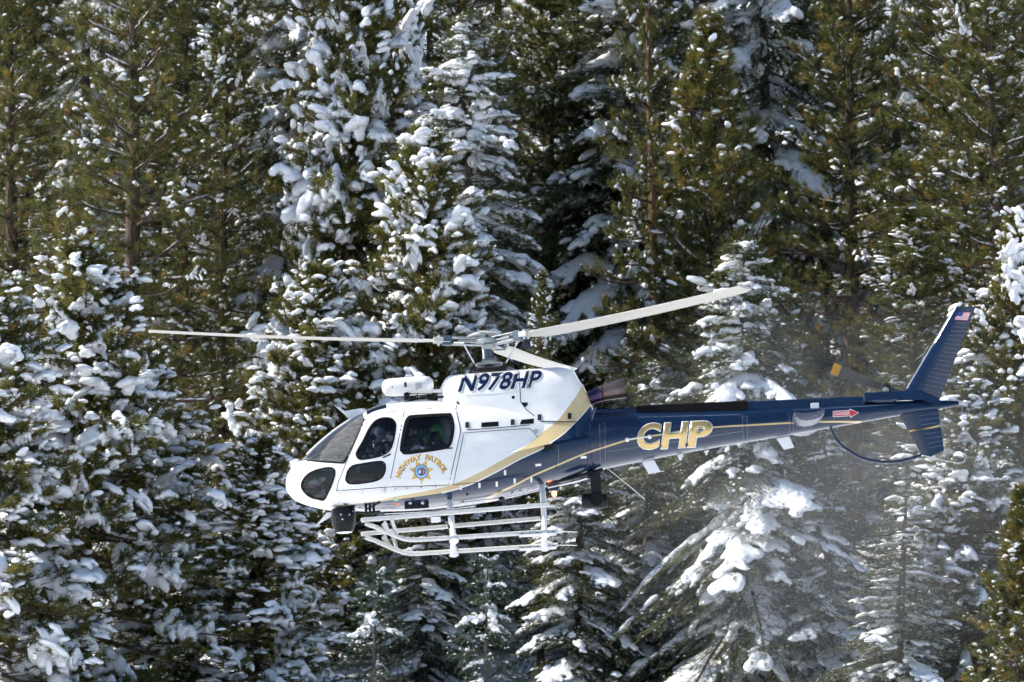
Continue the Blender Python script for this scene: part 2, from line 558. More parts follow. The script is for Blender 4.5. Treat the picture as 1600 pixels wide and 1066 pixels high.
OCT_V = np.array([(1, 0, 0), (-1, 0, 0), (0, 1, 0), (0, -1, 0), (0, 0, .8), (0, 0, -.5)], float)
OCT_F = np.array([(0, 2, 4), (2, 1, 4), (1, 3, 4), (3, 0, 4), (2, 0, 5), (1, 2, 5), (3, 1, 5), (0, 3, 5)])
def crumbs(pos, share, lo, hi, lift):
    """small dabs of snow caught among the needles"""
    P = pos[RNG.random(len(pos)) < share]
    n = len(P)
    if n == 0: return np.zeros((0, 3)), np.zeros((0, 3), int)
    P = P + RNG.normal(size=(n, 3)) * .05 + np.array([0, 0, lift])
    S = (lo + (hi - lo) * RNG.random(n) ** 2)[:, None, None] * RNG.uniform(.6, 1.5, (n, 1, 3))
    V = OCT_V[None] * S + RNG.normal(size=(n, 6, 3)) * S * .15 + P[:, None]
    return V.reshape(-1, 3), (OCT_F[None] + 6 * np.arange(n)[:, None, None]).reshape(-1, 3)

PROTO = {}
def store(name, trunk, limbs, needles, snow, mats, height):
    bark, leaf = mats
    out = {}
    me = mesh_np(name + '_trunk', *trunk, True); me.materials.append(bark); out['trunk'] = me
    me = mesh_np(name + '_limbs', *limbs, True); me.materials.append(bark); out['limbs'] = me
    V, Fc, tint = needles
    me = mesh_np(name + '_crown', V, Fc)
    at = me.attributes.new('tint', 'FLOAT', 'POINT'); at.data.foreach_set('value', np.ascontiguousarray(tint, dtype=np.float32))
    me.materials.append(leaf); out['crown'] = me
    me = mesh_np(name + '_snow', *snow, True); me.materials.append(M_SNOW); out['snow'] = me
    out['height'] = height
    PROTO[name] = out

def trunk_path(H, r0, lean=.15):
    n = 22
    t = np.linspace(0, 1, n)
    a, b = random.uniform(0, 6), random.uniform(0, 6)
    pts = np.stack([lean * np.sin(t * 3 + a) - lean * math.sin(a), lean * np.sin(t * 2.3 + b) - lean * math.sin(b), t * H], -1)
    rad = r0 * (1 - t) ** .85 + .012
    rad[0] *= 1.25
    return pts, rad

def make_pine(name, H=18., crown_from=.12, rmax=3.0, nl=70, elev=(-.15, .75), upturn=.5, tuft=1.0, T=PINE_T, mats=(M_BARK, M_PINE),
              ball=.22, pad=.0, strip=.35, warm=.10, branchlets=(8, 13), twigs=(3, 5), profile=.75, r0=.26, bl_len=.36, padsize=(.12, .3), ballsize=(.06, .15), blanket=.0, crumb=.3, heavy=.3):
    tp, tr = trunk_path(H, r0)
    limbs, fine = [], []
    pos, axs, scl, tint = [], [], [], []
    balls, pads, strips = [], [], []
    BV, BF, bb = [], [], 0
    az = random.uniform(0, 6)
    for i in range(nl):
        f = (i + random.uniform(0, .8)) / nl
        h = crown_from + (1 - crown_from) * f ** .92
        z = H * min(h, .985)
        az += 2.4 + random.uniform(-.5, .5)
        L = rmax * (1 - f) ** profile * random.uniform(.7, 1.15) + .22
        if f < .12: L *= .75 + 2 * f
        e0 = elev[0] + (elev[1] - elev[0]) * f + random.uniform(-.12, .12)
        p = np.array([np.interp(z, tp[:, 2], tp[:, 0]), np.interp(z, tp[:, 2], tp[:, 1]), z])
        n = 8
        pts = [p]
        a = az
        for k in range(n):
            e = e0 + upturn * (k / n) ** 1.6
            a += random.uniform(-.10, .10)
            pts.append(pts[-1] + L / n * np.array([math.cos(a) * math.cos(e), math.sin(a) * math.cos(e), math.sin(e)]))
        pts = np.array(pts)
        rad = (.010 + .016 * L) * np.linspace(1, .25, n + 1)
        limbs.append((pts, rad))
        side = 1
        nb = max(3, int(random.uniform(*branchlets) * min(1, .35 + L / rmax)))
        for j in range(nb):
            s = .10 + .90 * (j + random.random() * .6) / nb
            k = min(int(s * n), n - 1); q = pts[k] + (pts[k + 1] - pts[k]) * (s * n - k)
            d = pts[k + 1] - pts[k]; d /= np.linalg.norm(d)
            side = -side
            lat = np.cross([0, 0, 1.], d); lat /= np.linalg.norm(lat) + 1e-9
            spread = random.uniform(.5, 1.0) * side
            bd = d * .75 + lat * spread + np.array([0, 0, random.uniform(.05, .55)])
            if j == nb - 1: bd = d
            bd /= np.linalg.norm(bd)
            bl = L * bl_len * (1.15 - .6 * s) * random.uniform(.7, 1.2) + .10
            q2 = q + bd * bl * .5; q3 = q + bd * bl + np.array([0, 0, bl * random.uniform(.0, .25)])
            fine.append((np.array([q, q2, q3]), np.array([.012, .009, .005])))
            nt = random.randint(*twigs)
            for w in range(nt):
                u = (w + 1) / nt
                c = q + (q3 - q) * (.25 + .75 * u)
                td = bd + RNG.normal(size=3) * .5 + np.array([0, 0, .35]); td /= np.linalg.norm(td)
                tl = random.uniform(.08, .22) if w < nt - 1 else .03
                c = c + td * tl
                sc = tuft * random.uniform(.75, 1.2)
                pos.append(c); axs.append(td); scl.append(sc)
                tn = random.random() * .62
                if random.random() < warm: tn = random.uniform(.8, 1)
                tint.append(tn)
                rr = random.random()
                if rr < ball:
                    r = random.uniform(*ballsize)
                    balls.append((c + np.array([0, 0, .05 * sc + r * .25]) + td * .04, (r * 1.25, r, r * .85), rot_axis(td, .5)))
                elif rr < ball + pad:
                    r = padsize[0] + (padsize[1] - padsize[0]) * random.random() ** 2.2
                    dn = bd + RNG.normal(size=3) * .35 + np.array([0, 0, random.uniform(-.7, .1)])
                    if r < .2:
                        pads.append((c + np.array([0, 0, -.02]), (r * random.uniform(.9, 1.5), r * random.uniform(.8, 1.2), r * random.uniform(.7, 1.1)), rot_axis(dn, .85)))
                    else:            # a loaded bough: several pads sagging along it
                        for _ in range(random.randint(4, 7)):
                            rs = r * random.uniform(.3, .62)
                            o3 = bd * random.uniform(-1, 1) * r + RNG.normal(size=3) * r * .45
                            pads.append((c + o3 + np.array([0, 0, -.02 - abs(o3[2]) * .3]), (rs * random.uniform(.9, 1.6), rs * random.uniform(.8, 1.3), rs * random.uniform(.7, 1.0)), rot_axis(dn + RNG.normal(size=3) * .3, .85)))
        if random.random() < blanket and L > .5:      # snow draped along the outer part of the limb
            pool = BOUGHS_HEAVY if random.random() < heavy else BOUGHS_LIGHT
            v, t = pool[random.randrange(len(pool))]
            s0 = random.uniform(.15, .5); span = random.uniform(.45, 1.0 - s0 + .1)
            ss = np.clip(s0 + v[:, 0] * span, 0, 1) * n
            k = np.minimum(ss.astype(int), n - 1); fr = (ss - k)[:, None]
            c = pts[k] * (1 - fr) + pts[k + 1] * fr
            lt = np.array([-math.sin(az), math.cos(az), 0.])
            wv = L * span * random.uniform(.8, 1.2); sg = random.uniform(-.25, .25)
            q = c + lt[None] * (v[:, 1:2] * wv) + np.array([0, 0, 1.])[None] * (v[:, 2:3] * min(L, 1.8) * 2.3 + .07 - .5 * wv * v[:, 1:2] ** 2 + sg * v[:, 1:2] * wv)
            BV.append(q); BF.append(t + bb); bb += len(q)
        for _ in range(5):          # inner foliage hiding the trunk
            s = random.uniform(.04, .22); k = min(int(s * n), n - 1)
            td = RNG.normal(size=3) + np.array([0, 0, .5]); td /= np.linalg.norm(td)
            pos.append(pts[k] + td * random.uniform(.05, .35)); axs.append(td); scl.append(tuft * random.uniform(.9, 1.3)); tint.append(random.random() * .5)
        if random.random() < strip and L > .6:
            for _ in range(random.randint(1, 2)):
                k = random.randint(1, n - 2)
                d = pts[k + 1] - pts[k - 1]
                s = random.uniform(.18, .5) * min(1, L / 2)
                strips.append((pts[k] + np.array([0, 0, .03 + s * .06]), (s, s * .55, s * .5), rot_axis(d, 1.0)))
    # leader
    for w in range(10):
        c = tp[-1] + np.array([random.uniform(-.05, .05), random.uniform(-.05, .05), -w * .08])
        td = RNG.normal(size=3) * .4 + np.array([0, 0, 1.]); pos.append(c); axs.append(td); scl.append(tuft * .8); tint.append(random.random() * .6)
    pos, axs, scl, tint = map(np.array, (pos, axs, scl, tint))
    N = expand(T, pos, axs, scl, tint)
    W = merge([tubes(limbs, 5), tubes(fine, 3)])
    S = merge([crumbs(pos, crumb, .018, .060, .05), place_lumps(BALLS, balls), place_lumps(PADS, pads), place_lumps(STRIPS, strips)] + ([(np.concatenate(BV), np.concatenate(BF))] if BV else []))
    store(name, tubes([(tp, tr)], 12), W, N, S, mats, H)

def make_fir(name, H=16., crown_from=.06, rmax=2.6, nl=85, snow=BOUGHS_HEAVY, snow_p=.95, elev=(-.35, .45), droop=.28, mats=(M_BARK_GREY, M_FIR), r0=.22, profile=.85, thick=1.0, pads_n=.5):
    tp, tr = trunk_path(H, r0, .08)
    limbs, fine = [], []
    pos, axs, scl, tint, roll = [], [], [], [], []
    VS, FS, b = [], [], 0
    pads = []
    az = random.uniform(0, 6)
    for i in range(nl):
        f = (i + random.uniform(0, .9)) / nl
        z = H * min(crown_from + (1 - crown_from) * f ** .95, .985)
        az += 2.4 + random.uniform(-.45, .45)
        L = rmax * (1 - f) ** profile * random.uniform(.5, 1.2) + .25
        e0 = elev[0] + (elev[1] - elev[0]) * f ** 1.5 + random.uniform(-.25, .25)
        dr = droop * random.uniform(.6, 1.3) * (1 - .5 * f)
        p = np.array([np.interp(z, tp[:, 2], tp[:, 0]), np.interp(z, tp[:, 2], tp[:, 1]), z])
        ca, sa = math.cos(az), math.sin(az)
        te = math.tan(e0)
        wid = random.uniform(.85, 1.25)
        tilt = random.uniform(-.25, .25)
        def to_world(q):
            q = np.atleast_2d(q)
            x, y, zz = q[:, 0] * L, q[:, 1] * L * wid, q[:, 2]
            zz = zz + x * te - dr * L * q[:, 0] ** 2 + y * tilt - .25 * L * q[:, 1] ** 2
            return np.stack([p[0] + x * ca - y * sa, p[1] + x * sa + y * ca, p[2] + zz], -1)
        xs = np.linspace(0, 1, 8)
        pts = to_world(np.stack([xs, 0 * xs, 0 * xs], -1))
        limbs.append((pts, (.008 + .012 * L) * np.linspace(1, .3, 8)))
        step = max(.055, .11 / max(L, .6))
        tone = random.random() * .5
        for sgn in (-1, 1):
            x = .12
            while x < 1:
                x += step * random.uniform(.8, 1.2)
                if x > 1: break
                bl = .46 * (1.1 - .78 * x) * random.uniform(.75, 1.12)
                a = R(random.uniform(40, 58))
                m = max(2, int(bl * L / .13))
                ss = np.linspace(.12, 1, m) * bl
                q = np.stack([x + ss * math.cos(a), sgn * ss * math.sin(a), -.20 * ss * L], -1)
                wq = to_world(q)
                fine.append((np.vstack([to_world([[x, 0, 0]]), wq[-1:]]), np.array([.008, .004])))
                dd = wq[-1] - wq[0]; dd /= np.linalg.norm(dd) + 1e-9
                for c in wq:
                    pos.append(c + RNG.normal(size=3) * .015); axs.append(dd + RNG.normal(size=3) * .35)
                    scl.append(random.uniform(.8, 1.25)); tint.append(tone + random.random() * .45); roll.append(random.uniform(-.6, .6))
        for x in np.arange(.15, 1.02, .10 / max(L, .5)):
            c = to_world([[x, 0, 0]])[0]
            pos.append(c); axs.append(pts[-1] - pts[0] + RNG.normal(size=3) * .3); scl.append(1.15); tint.append(tone + random.random() * .4); roll.append(random.uniform(-.6, .6))
        if random.random() < .3: VS_on = False
        else: VS_on = True
        if random.random() < snow_p:
            pool = snow if random.random() < .3 else BOUGHS_LIGHT
            v, t = pool[random.randrange(len(pool))]
            q = v.copy(); q[:, 2] = v[:, 2] * min(L, 1.8) * 1.5 * thick + .035
            if VS_on:
                VS.append(to_world(q)); FS.append(t + b); b += len(v)
            for _ in range(int(pads_n * 4 + random.random())):
                s = random.uniform(.2, 1.0); rr = (.07 + .24 * random.random() ** 1.6) * min(1, .45 + L / 2.5)
                c = to_world([[s, random.uniform(-.3, .3) * (1.1 - s), .05]])[0]
                pads.append((c + np.array([0, 0, rr * .15]), (rr * random.uniform(1, 1.7), rr * 1.1, rr * random.uniform(.7, 1.2)), rot_axis(pts[-1] - pts[0] + RNG.normal(size=3) * .5, .9)))
    for w in range(14):
        c = tp[-1] + np.array([0, 0, -w * .09]); pos.append(c); axs.append(np.array([random.uniform(-.5, .5), random.uniform(-.5, .5), 1.])); scl.append(.9); tint.append(.4); roll.append(0)
    pos, axs, scl, tint, roll = map(np.array, (pos, axs, scl, tint, roll))
    pos[:, 2] += np.where(RNG.random(len(pos)) < .30, RNG.uniform(.05, .15, len(pos)), 0)      # sprigs breaking through the snow
    N = expand(SPRAY_T, pos, axs, scl, tint, roll)
    S = merge([crumbs(pos, .35, .015, .050, .03), (np.concatenate(VS), np.concatenate(FS)), place_lumps(PADS, pads)])
    store(name, tubes([(tp, tr)], 10), merge([tubes(limbs, 5), tubes(fine, 3)]), N, S, mats, H)

# tree kinds (each built once, then copied as whole trees)
make_pine('tall_pine', H=27, crown_from=.14, rmax=4.0, nl=100, elev=(-.35, .8), upturn=.7, ball=.035, pad=.017, strip=.5, warm=.13, crumb=.14, r0=.36, tuft=1.45, branchlets=(14, 20), twigs=(3, 5))
make_pine('dark_pine', H=25, crown_from=.10, rmax=3.5, nl=100, elev=(-.4, .6), upturn=.45, ball=.04, pad=.030, strip=.5, warm=.05, crumb=.22, r0=.30, tuft=1.4, branchlets=(13, 18), twigs=(3, 5), blanket=.05)
make_pine('upswept_pine', H=17, crown_from=.05, rmax=3.1, nl=100, elev=(.0, 1.05), upturn=.65, ball=.05, pad=.014, strip=.3, warm=.20, crumb=.25, r0=.2, tuft=1.4, branchlets=(12, 17), twigs=(3, 5))
make_pine('young_pine', H=11, crown_from=.05, rmax=2.4, nl=98, elev=(-.45, .6), upturn=.3, ball=.035, pad=.036, strip=.3, warm=.12, crumb=.28, heavy=.5, r0=.15, tuft=1.5, T=YOUNG_T, mats=(M_BARK, M_YOUNG), branchlets=(13, 18), twigs=(4, 6), padsize=(.10, .46), blanket=.34)
make_pine('snowy_pine', H=10, crown_from=.04, rmax=2.5, nl=92, elev=(-.6, .5), upturn=.25, ball=.03, pad=.032, strip=.4, warm=.08, crumb=.25, heavy=.65, r0=.15, tuft=1.5, T=YOUNG_T, mats=(M_BARK, M_YOUNG), branchlets=(13, 18), twigs=(4, 6), padsize=(.11, .52), blanket=.55)
make_fir('heavy_fir', H=17, rmax=2.9, nl=165, snow_p=.8, thick=1.1, pads_n=.8, elev=(-.55, .35), droop=.30, profile=.7)
make_fir('layered_fir', H=14, rmax=3.3, nl=170, snow_p=.72, thick=1.0, pads_n=.8, elev=(-.65, .25), droop=.36, profile=.75)
make_fir('light_fir', H=18, rmax=2.8, nl=140, snow=BOUGHS_LIGHT, snow_p=.65, pads_n=.4, elev=(-.6, .4), droop=.32)
make_fir('sapling_fir', H=6, rmax=1.4, nl=50, snow=BOUGHS_LIGHT, snow_p=.5, r0=.07, mats=(M_BARK_GREY, M_BLUE_FIR), pads_n=.3)

def pix_dir(u, v):
    ct, st = math.cos(TILT), math.sin(TILT)
    a, b = (u - 800) / FPX, (533 - v) / FPX
    return Vector((a, ct - b * st, st + b * ct))

def plant(kind, name, u, top_v, depth, label, spin=None, group=None, wide=1.0, hmin=.0, bark=None, cat=None):
    """a tree rooted in the hillside at forward distance `depth`, its tip where the photograph shows it"""
    d = pix_dir(u, top_v); tip = CAM + d * (depth / d.y)
    gz = float(ground_z(tip.x, depth)) - .15
    pr = PROTO[kind]
    h = max(tip.z - gz, hmin)
    s = h / pr['height']
    o = empty(name, (tip.x, depth, gz), (random.uniform(-.035, .035), random.uniform(-.035, .035), spin if spin is not None else random.uniform(0, 6.28)))
    w = s ** .55 * wide
    o.scale = (w, w, s)
    tag(o, label, cat or ('pine tree' if 'pine' in kind else 'fir tree'), group)
    for part in ('trunk', 'limbs', 'crown', 'snow'):
        c = bpy.data.objects.new(part, pr[part])
        COL.objects.link(c); c.parent = o
        if part != 'trunk': c['kind'] = 'stuff'
        if bark is not None and part == 'trunk':
            c.material_slots[0].link = 'OBJECT'; c.material_slots[0].material = bark
    return o

# the trees one can tell apart, from left to right
plant('snowy_pine', 'pine_tree', 688, 215, 190.5, 'snow tufted pine with thin trunk right above the white roof pod', 3.7, wide=1.15)
plant('tall_pine', 'pine_tree', 205, -330, 196, 'big dark pine with thick bare trunk and little snow at upper left', 1.0, wide=1.0)
plant('tall_pine', 'pine_tree', 40, -160, 204, 'pine with rusty brown needle tips in the top left corner', 3.0)
plant('dark_pine', 'pine_tree', 345, -60, 199, 'slim dark pine right of the thick bare trunk', 2.0, wide=.8)
plant('snowy_pine', 'pine_tree', 520, -90, 197, 'olive pine with scattered snow lumps above the front rotor blade', .5, wide=1.05, bark=M_BARK_RED)
plant('young_pine', 'pine_tree', 636, -20, 200, 'narrow olive pine just left of the snow laden central fir', 2.4, wide=.8)
plant('heavy_fir', 'fir_tree', 742, 20, 194, 'snow laden fir with slender tip rising behind the rotor hub', .3, wide=1.25)
plant('dark_pine', 'pine_tree', 850, -190, 214, 'dark pine between the central fir and the upswept pine', 4.0)
plant('heavy_fir', 'fir_tree', 965, -260, 212, 'tall fir with thick snow shelves behind an orange trunk at the top', 2.0, wide=1.35)
plant('dark_pine', 'pine_tree', 1030, -330, 207, 'pine with bare orange trunk against snowy boughs at the top', 1.2, wide=.6, bark=M_BARK_RED)
plant('upswept_pine', 'pine_tree', 1130, 40, 196, 'green pine with upswept branches and snow balls above the tail boom', .9, wide=1.25)
plant('tall_pine', 'pine_tree', 1330, -230, 206, 'tall pine with long sloping limbs right of the upswept pine', 2.2)
plant('tall_pine', 'pine_tree', 1500, -330, 203, 'dark tall pine with bare trunk above the tail fin', 5.1, wide=1.05)
plant('young_pine', 'pine_tree', 1590, 350, 190, 'snow clumped young pine at the right edge beside the tail fin', 1.7, wide=1.0)
plant('dark_pine', 'pine_tree', 1572, -160, 200, 'thick brown pine trunk and crown at the right edge', .6, wide=1.05)
plant('layered_fir', 'fir_tree', 1165, 375, 183, 'broad snow blanketed fir rising below the tail boom', 1.5, wide=1.22)
plant('light_fir', 'fir_tree', 1010, 560, 186, 'shaded snowy fir right of the hanging searchlight', 2.5, wide=1.2)
plant('snowy_pine', 'pine_tree', 120, 385, 180, 'bushy young pine thick with snow at the left edge', 1.1, wide=1.35)
plant('snowy_pine', 'pine_tree', -20, 440, 176, 'snow clad young pine cut off by the lower left edge', 3.3, wide=1.3)
plant('young_pine', 'pine_tree', 480, 420, 189, 'olive young pine with snow tufts in front of the helicopter nose', 4.2, wide=1.25)
plant('snowy_pine', 'pine_tree', 395, 690, 181, 'snow covered young pine below and left of the nose', 2.0, wide=1.3)
plant('light_fir', 'fir_tree', 660, 700, 186, 'snowy fir directly below the landing skids', .8, wide=1.2)
plant('sapling_fir', 'fir_sapling', 585, 890, 174, 'blue green fir sapling below the camera turret', 1.9, wide=1.1, cat='sapling')
plant('sapling_fir', 'fir_sapling', 760, 870, 172, 'slim snow dusted fir sapling below the rear of the skids', 3.4, cat='sapling')
plant('dark_pine', 'pine_tree', 845, 430, 188, 'leaning bare trunked pine below the rear skid ends', 2.7, wide=.55)
plant('heavy_fir', 'fir_tree', 900, 640, 184, 'fir with smooth heavy snow shelves behind the searchlight', 4.4, wide=1.15)
plant('dark_pine', 'pine_tree', 1440, 330, 193, 'shadowed pine behind the tail guard', 1.4, wide=1.35)
plant('light_fir', 'fir_tree', 1300, 610, 182, 'grey shaded fir between the blanketed fir and the right edge', 3.9, wide=1.2)
plant('upswept_pine', 'pine_tree', 1600, 770, 150, 'bright green sunlit pine tip in the lower right corner', 2.1, wide=1.0)
plant('snowy_pine', 'pine_tree', 230, 560, 185, 'snow capped young pine in front of the thick bare trunk', 5.0, wide=1.3)

plant('snowy_pine', 'pine_tree', 1500, 600, 187, 'shaded snowy young pine below the tail guard near the right edge', .2, wide=1.4)
plant('light_fir', 'fir_tree', 1395, 760, 178, 'low grey green fir at the bottom, right of the blanketed fir', 2.9, wide=1.5)
# second row: what shows in the gaps between the front trees
for kind, u, lab in (('dark_pine', 20, 'dim conifer glimpsed behind the rusty tipped pine in the top left corner'),
                     ('light_fir', 150, 'snow dusted conifer close behind the big thick trunked pine'),
                     ('dark_pine', 290, 'dim conifer behind the left flank of the slim dark pine'),
                     ('heavy_fir', 430, 'snowy conifer in the gap between the slim dark pine and the olive pine'),
                     ('tall_pine', 585, 'conifer in the gap between the olive pine and its narrow neighbour'),
                     ('dark_pine', 700, 'conifer hidden behind the slender tip of the central fir'),
                     ('dark_pine', 905, 'shadowed conifer above the exhaust, left of the tall snow shelved fir'),
                     ('light_fir', 1075, 'conifer just behind the bare orange trunk'),
                     ('heavy_fir', 1195, 'snowy conifer behind the top of the upswept pine'),
                     ('dark_pine', 1265, 'conifer in the gap left of the tall pine with sloping limbs'),
                     ('light_fir', 1405, 'conifer in the gap right of the tall pine with sloping limbs'),
                     ('tall_pine', 1590, 'conifer peeping past the thick trunk at the right edge')):
    plant(kind, 'fir_tree' if 'fir' in kind else 'pine_tree', u, random.uniform(-420, -200), 212 + random.uniform(-3, 3), lab)
# third row: slivers of crowns too deep in shade to tell apart
for i in range(15):
    plant(random.choice(['dark_pine', 'tall_pine', 'light_fir']), 'forest_tree', -20 + 117 * i + random.uniform(-30, 30), random.uniform(-420, -200), 224 + random.uniform(-3, 3),
          'sliver of a dark conifer crown deep in the forest shade', group='conifers deep in the forest behind the others', cat='conifer')

# snow thrown up by the rotor wash, drifting between the helicopter and the trees on the right
def blown_snow(u, v, depth, size, density):
    d = pix_dir(u, v); c = CAM + d * (depth / d.y)
    o = obj('blowing_snow', mesh_np('blowing_snow', ICO_V.copy(), ICO_F, True)); o.location = c; o.scale = size
    m = bpy.data.materials.new('blown_snow'); m.use_nodes = True
    n, l = m.node_tree.nodes, m.node_tree.links; n.clear()
    tc = n.new('ShaderNodeTexCoord'); gr = n.new('ShaderNodeTexGradient'); gr.gradient_type = 'SPHERICAL'
    nz = n.new('ShaderNodeTexNoise'); nz.inputs['Scale'].default_value = 2.6; nz.inputs['Detail'].default_value = 4
    l.new(tc.outputs['Object'], gr.inputs['Vector']); l.new(tc.outputs['Object'], nz.inputs['Vector'])
    mr = n.new('ShaderNodeMapRange'); mr.inputs['From Min'].default_value = .35; mr.inputs['From Max'].default_value = .7; mr.inputs['To Min'].default_value = .35; mr.inputs['To Max'].default_value = 1.6
    l.new(nz.outputs['Fac'], mr.inputs['Value'])
    a = n.new('ShaderNodeMath'); a.operation = 'MULTIPLY'; l.new(gr.outputs['Fac'], a.inputs[0]); l.new(mr.outputs['Result'], a.inputs[1])
    b = n.new('ShaderNodeMath'); b.operation = 'MULTIPLY'; b.inputs[1].default_value = density; l.new(a.outputs[0], b.inputs[0])
    pv = n.new('ShaderNodeVolumePrincipled'); pv.inputs['Color'].default_value = (.92, .94, .97, 1); pv.inputs['Anisotropy'].default_value = .2
    l.new(b.outputs[0], pv.inputs['Density'])
    out = n.new('ShaderNodeOutputMaterial'); l.new(pv.outputs[0], out.inputs['Volume'])
    o.data.materials.append(m)
    tag(o, 'thin veil of blown snow drifting below the tail boom', 'blown snow', kind='stuff')
blown_snow(1330, 770, 158, (6.6, 6.0, 5.0), .040)

# ------------------------------------------------------------------ helicopter: measuring frame
HD = 111.0
PITCH = R(-3.3)
_d = pix_dir(765, 700)
HPOS = CAM + _d * (HD / _d.y)
heli = empty('helicopter', HPOS, (0, PITCH, 0))
tag(heli, 'white, gold and navy police helicopter hovering in front of the snowy conifers', 'helicopter')
_cp, _sp = math.cos(PITCH), math.sin(PITCH)

def HP(u, v, y=0.0):
    """point of the helicopter's own frame (x aft, y away, z up) seen at photo pixel u,v and lying at depth y"""
    d = pix_dir(u, v)
    t = (HPOS.y + y - CAM.y) / d.y
    w = CAM + d * t - HPOS
    return Vector((w.x * _cp - w.z * _sp, y, w.x * _sp + w.z * _cp))

def HS(u, v, surf, iters=6):
    """the same, on the near side of a surface given by its half width surf(x,z)"""
    y = -.5
    for _ in range(iters):
        p = HP(u, v, y)
        y = -float(surf(p.x, p.z))
    return HP(u, v, y)

def HPv(U, V, Y):
    U, V, Y = (np.asarray(q, float) for q in (U, V, Y))
    ct, st = math.cos(TILT), math.sin(TILT)
    a, b = (U - 800) / FPX, (533 - V) / FPX
    t = (HPOS.y + Y - CAM.y) / (ct - b * st)
    wx, wz = CAM.x + a * t - HPOS.x, CAM.z + (st + b * ct) * t - HPOS.z
    return wx * _cp - wz * _sp, wx * _sp + wz * _cp
def HSv(U, V, surf, iters=16):
    Y = np.full(len(U), -.5)
    for _ in range(iters):
        x, z = HPv(U, V, Y); Y = .35 * Y - .65 * surf(x, z)
    x, z = HPv(U, V, Y)
    return np.stack([x, Y, z], -1)

def curve(pts):
    """smooth interpolation through (x, value) pairs"""
    pts = sorted(pts)
    X = np.array([p[0] for p in pts]); Y = np.array([p[1] for p in pts])
    h = np.diff(X); dl = np.diff(Y) / h
    m = np.zeros(len(X)); m[0], m[-1] = dl[0], dl[-1]
    for i in range(1, len(X) - 1):
        if dl[i - 1] * dl[i] > 0:
            w1, w2 = 2 * h[i] + h[i - 1], h[i] + 2 * h[i - 1]
            m[i] = (w1 + w2) / (w1 / dl[i - 1] + w2 / dl[i])
    def f(x):
        x = np.asarray(x, float); xc = np.clip(x, X[0], X[-1])
        k = np.clip(np.searchsorted(X, xc) - 1, 0, len(X) - 2)
        t = (xc - X[k]) / h[k]
        return (Y[k] * (1 + 2 * t) * (1 - t) ** 2 + h[k] * m[k] * t * (1 - t) ** 2 + Y[k + 1] * t * t * (3 - 2 * t) + h[k] * m[k + 1] * t * t * (t - 1))
    return f

ST = [  # photo u, top v, bottom v, half width (m)
    (446.5, 757, 759, .02), (448, 746, 767, .11), (452, 737, 774, .20), (460, 726, 782, .31), (472, 717.5, 788, .43), (490, 700, 794, .55), (515, 678, 799, .67),
    (540, 660, 801, .77), (565, 645, 801.5, .85), (580, 637.5, 801.5, .88), (605, 630, 801, .91), (640, 627, 800, .93), (700, 627, 795, .935),
    (760, 630, 787, .92), (800, 635, 779, .88), (840, 641, 769, .80), (880, 645, 756, .68), (920, 645, 743, .55), (950, 644, 734, .47),
    (1000, 643, 723.5, .42), (1060, 642, 711.5, .37), (1100, 641, 704, .345), (1200, 637, 687, .275), (1300, 631, 669.5, .20), (1400, 627, 651.5, .13),
    (1466, 625.5, 640.5, .075), (1498, 626.5, 634, .035)]
ZM = [(446.5, 758), (470, 752), (520, 745), (600, 740), (700, 735), (800, 722), (880, 706), (950, 690), (1100, 673), (1300, 650), (1498, 630)]
_t, _b, _w, _m = [], [], [], []
for u, vt, vb, w in ST:
    p = HP(u, vt, -.12 * w); _t.append((p.x, p.z))
    p = HP(u, vb, .42 * w); _b.append((p.x, p.z))
    p = HP(u, .5 * (vt + vb), 0); _w.append((p.x, w))
for u, v in ZM:
    p = HP(u, v, -.6 if u < 880 else -.3); _m.append((p.x, p.z))
Z_TOP, Z_BOT, HALF_W, Z_MID0 = curve(_t), curve(_b), curve(_w), curve(_m)
def Z_MID(x):
    return np.clip(Z_MID0(x), Z_BOT(x) + .25 * (Z_TOP(x) - Z_BOT(x)), Z_TOP(x) - .3 * (Z_TOP(x) - Z_BOT(x)))
X_NOSE = HP(446.5, 758).x
X_SPLIT = HP(921, 690).x
X_END = HP(1498, 630).x
def expo(x):       # squareness of the section: boxy cabin, round boom
    t = sstep(HP(820, 700).x, HP(960, 690).x, np.asarray(x, float))
    return 2.7 * (1 - t) + 2.05 * t, 2.9 * (1 - t) + 2.05 * t

def S_HULL(x, z):
    zm = Z_MID(x); nu, nl = expo(x)
    up = z >= zm
    h = np.where(up, Z_TOP(x) - zm, zm - Z_BOT(x)); n = np.where(up, nu, nl)
    r = np.clip(np.abs(z - zm) / np.maximum(h, 1e-4), 0, 1)
    return HALF_W(x) * (1 - r ** n) ** (1 / n)

def hull_ring(x, na):
    """closed ring(s) at station(s) x: (len(x), na, 3)"""
    x = np.atleast_1d(np.asarray(x, float))
    t = np.linspace(0, 2 * math.pi, na, endpoint=False) - math.pi / 2
    c, s = np.cos(t)[None], np.sin(t)[None]
    nu, nl = expo(x)
    n = np.where(s >= 0, nu[:, None], nl[:, None])
    zm = Z_MID(x)[:, None]
    h = np.where(s >= 0, Z_TOP(x)[:, None] - zm, zm - Z_BOT(x)[:, None])
    yy = HALF_W(x)[:, None] * np.sign(c) * np.abs(c) ** (2 / n)
    zz = zm + h * np.sign(s) * np.abs(s) ** (2 / n)
    return np.stack([np.broadcast_to(x[:, None], yy.shape), yy, zz], -1)

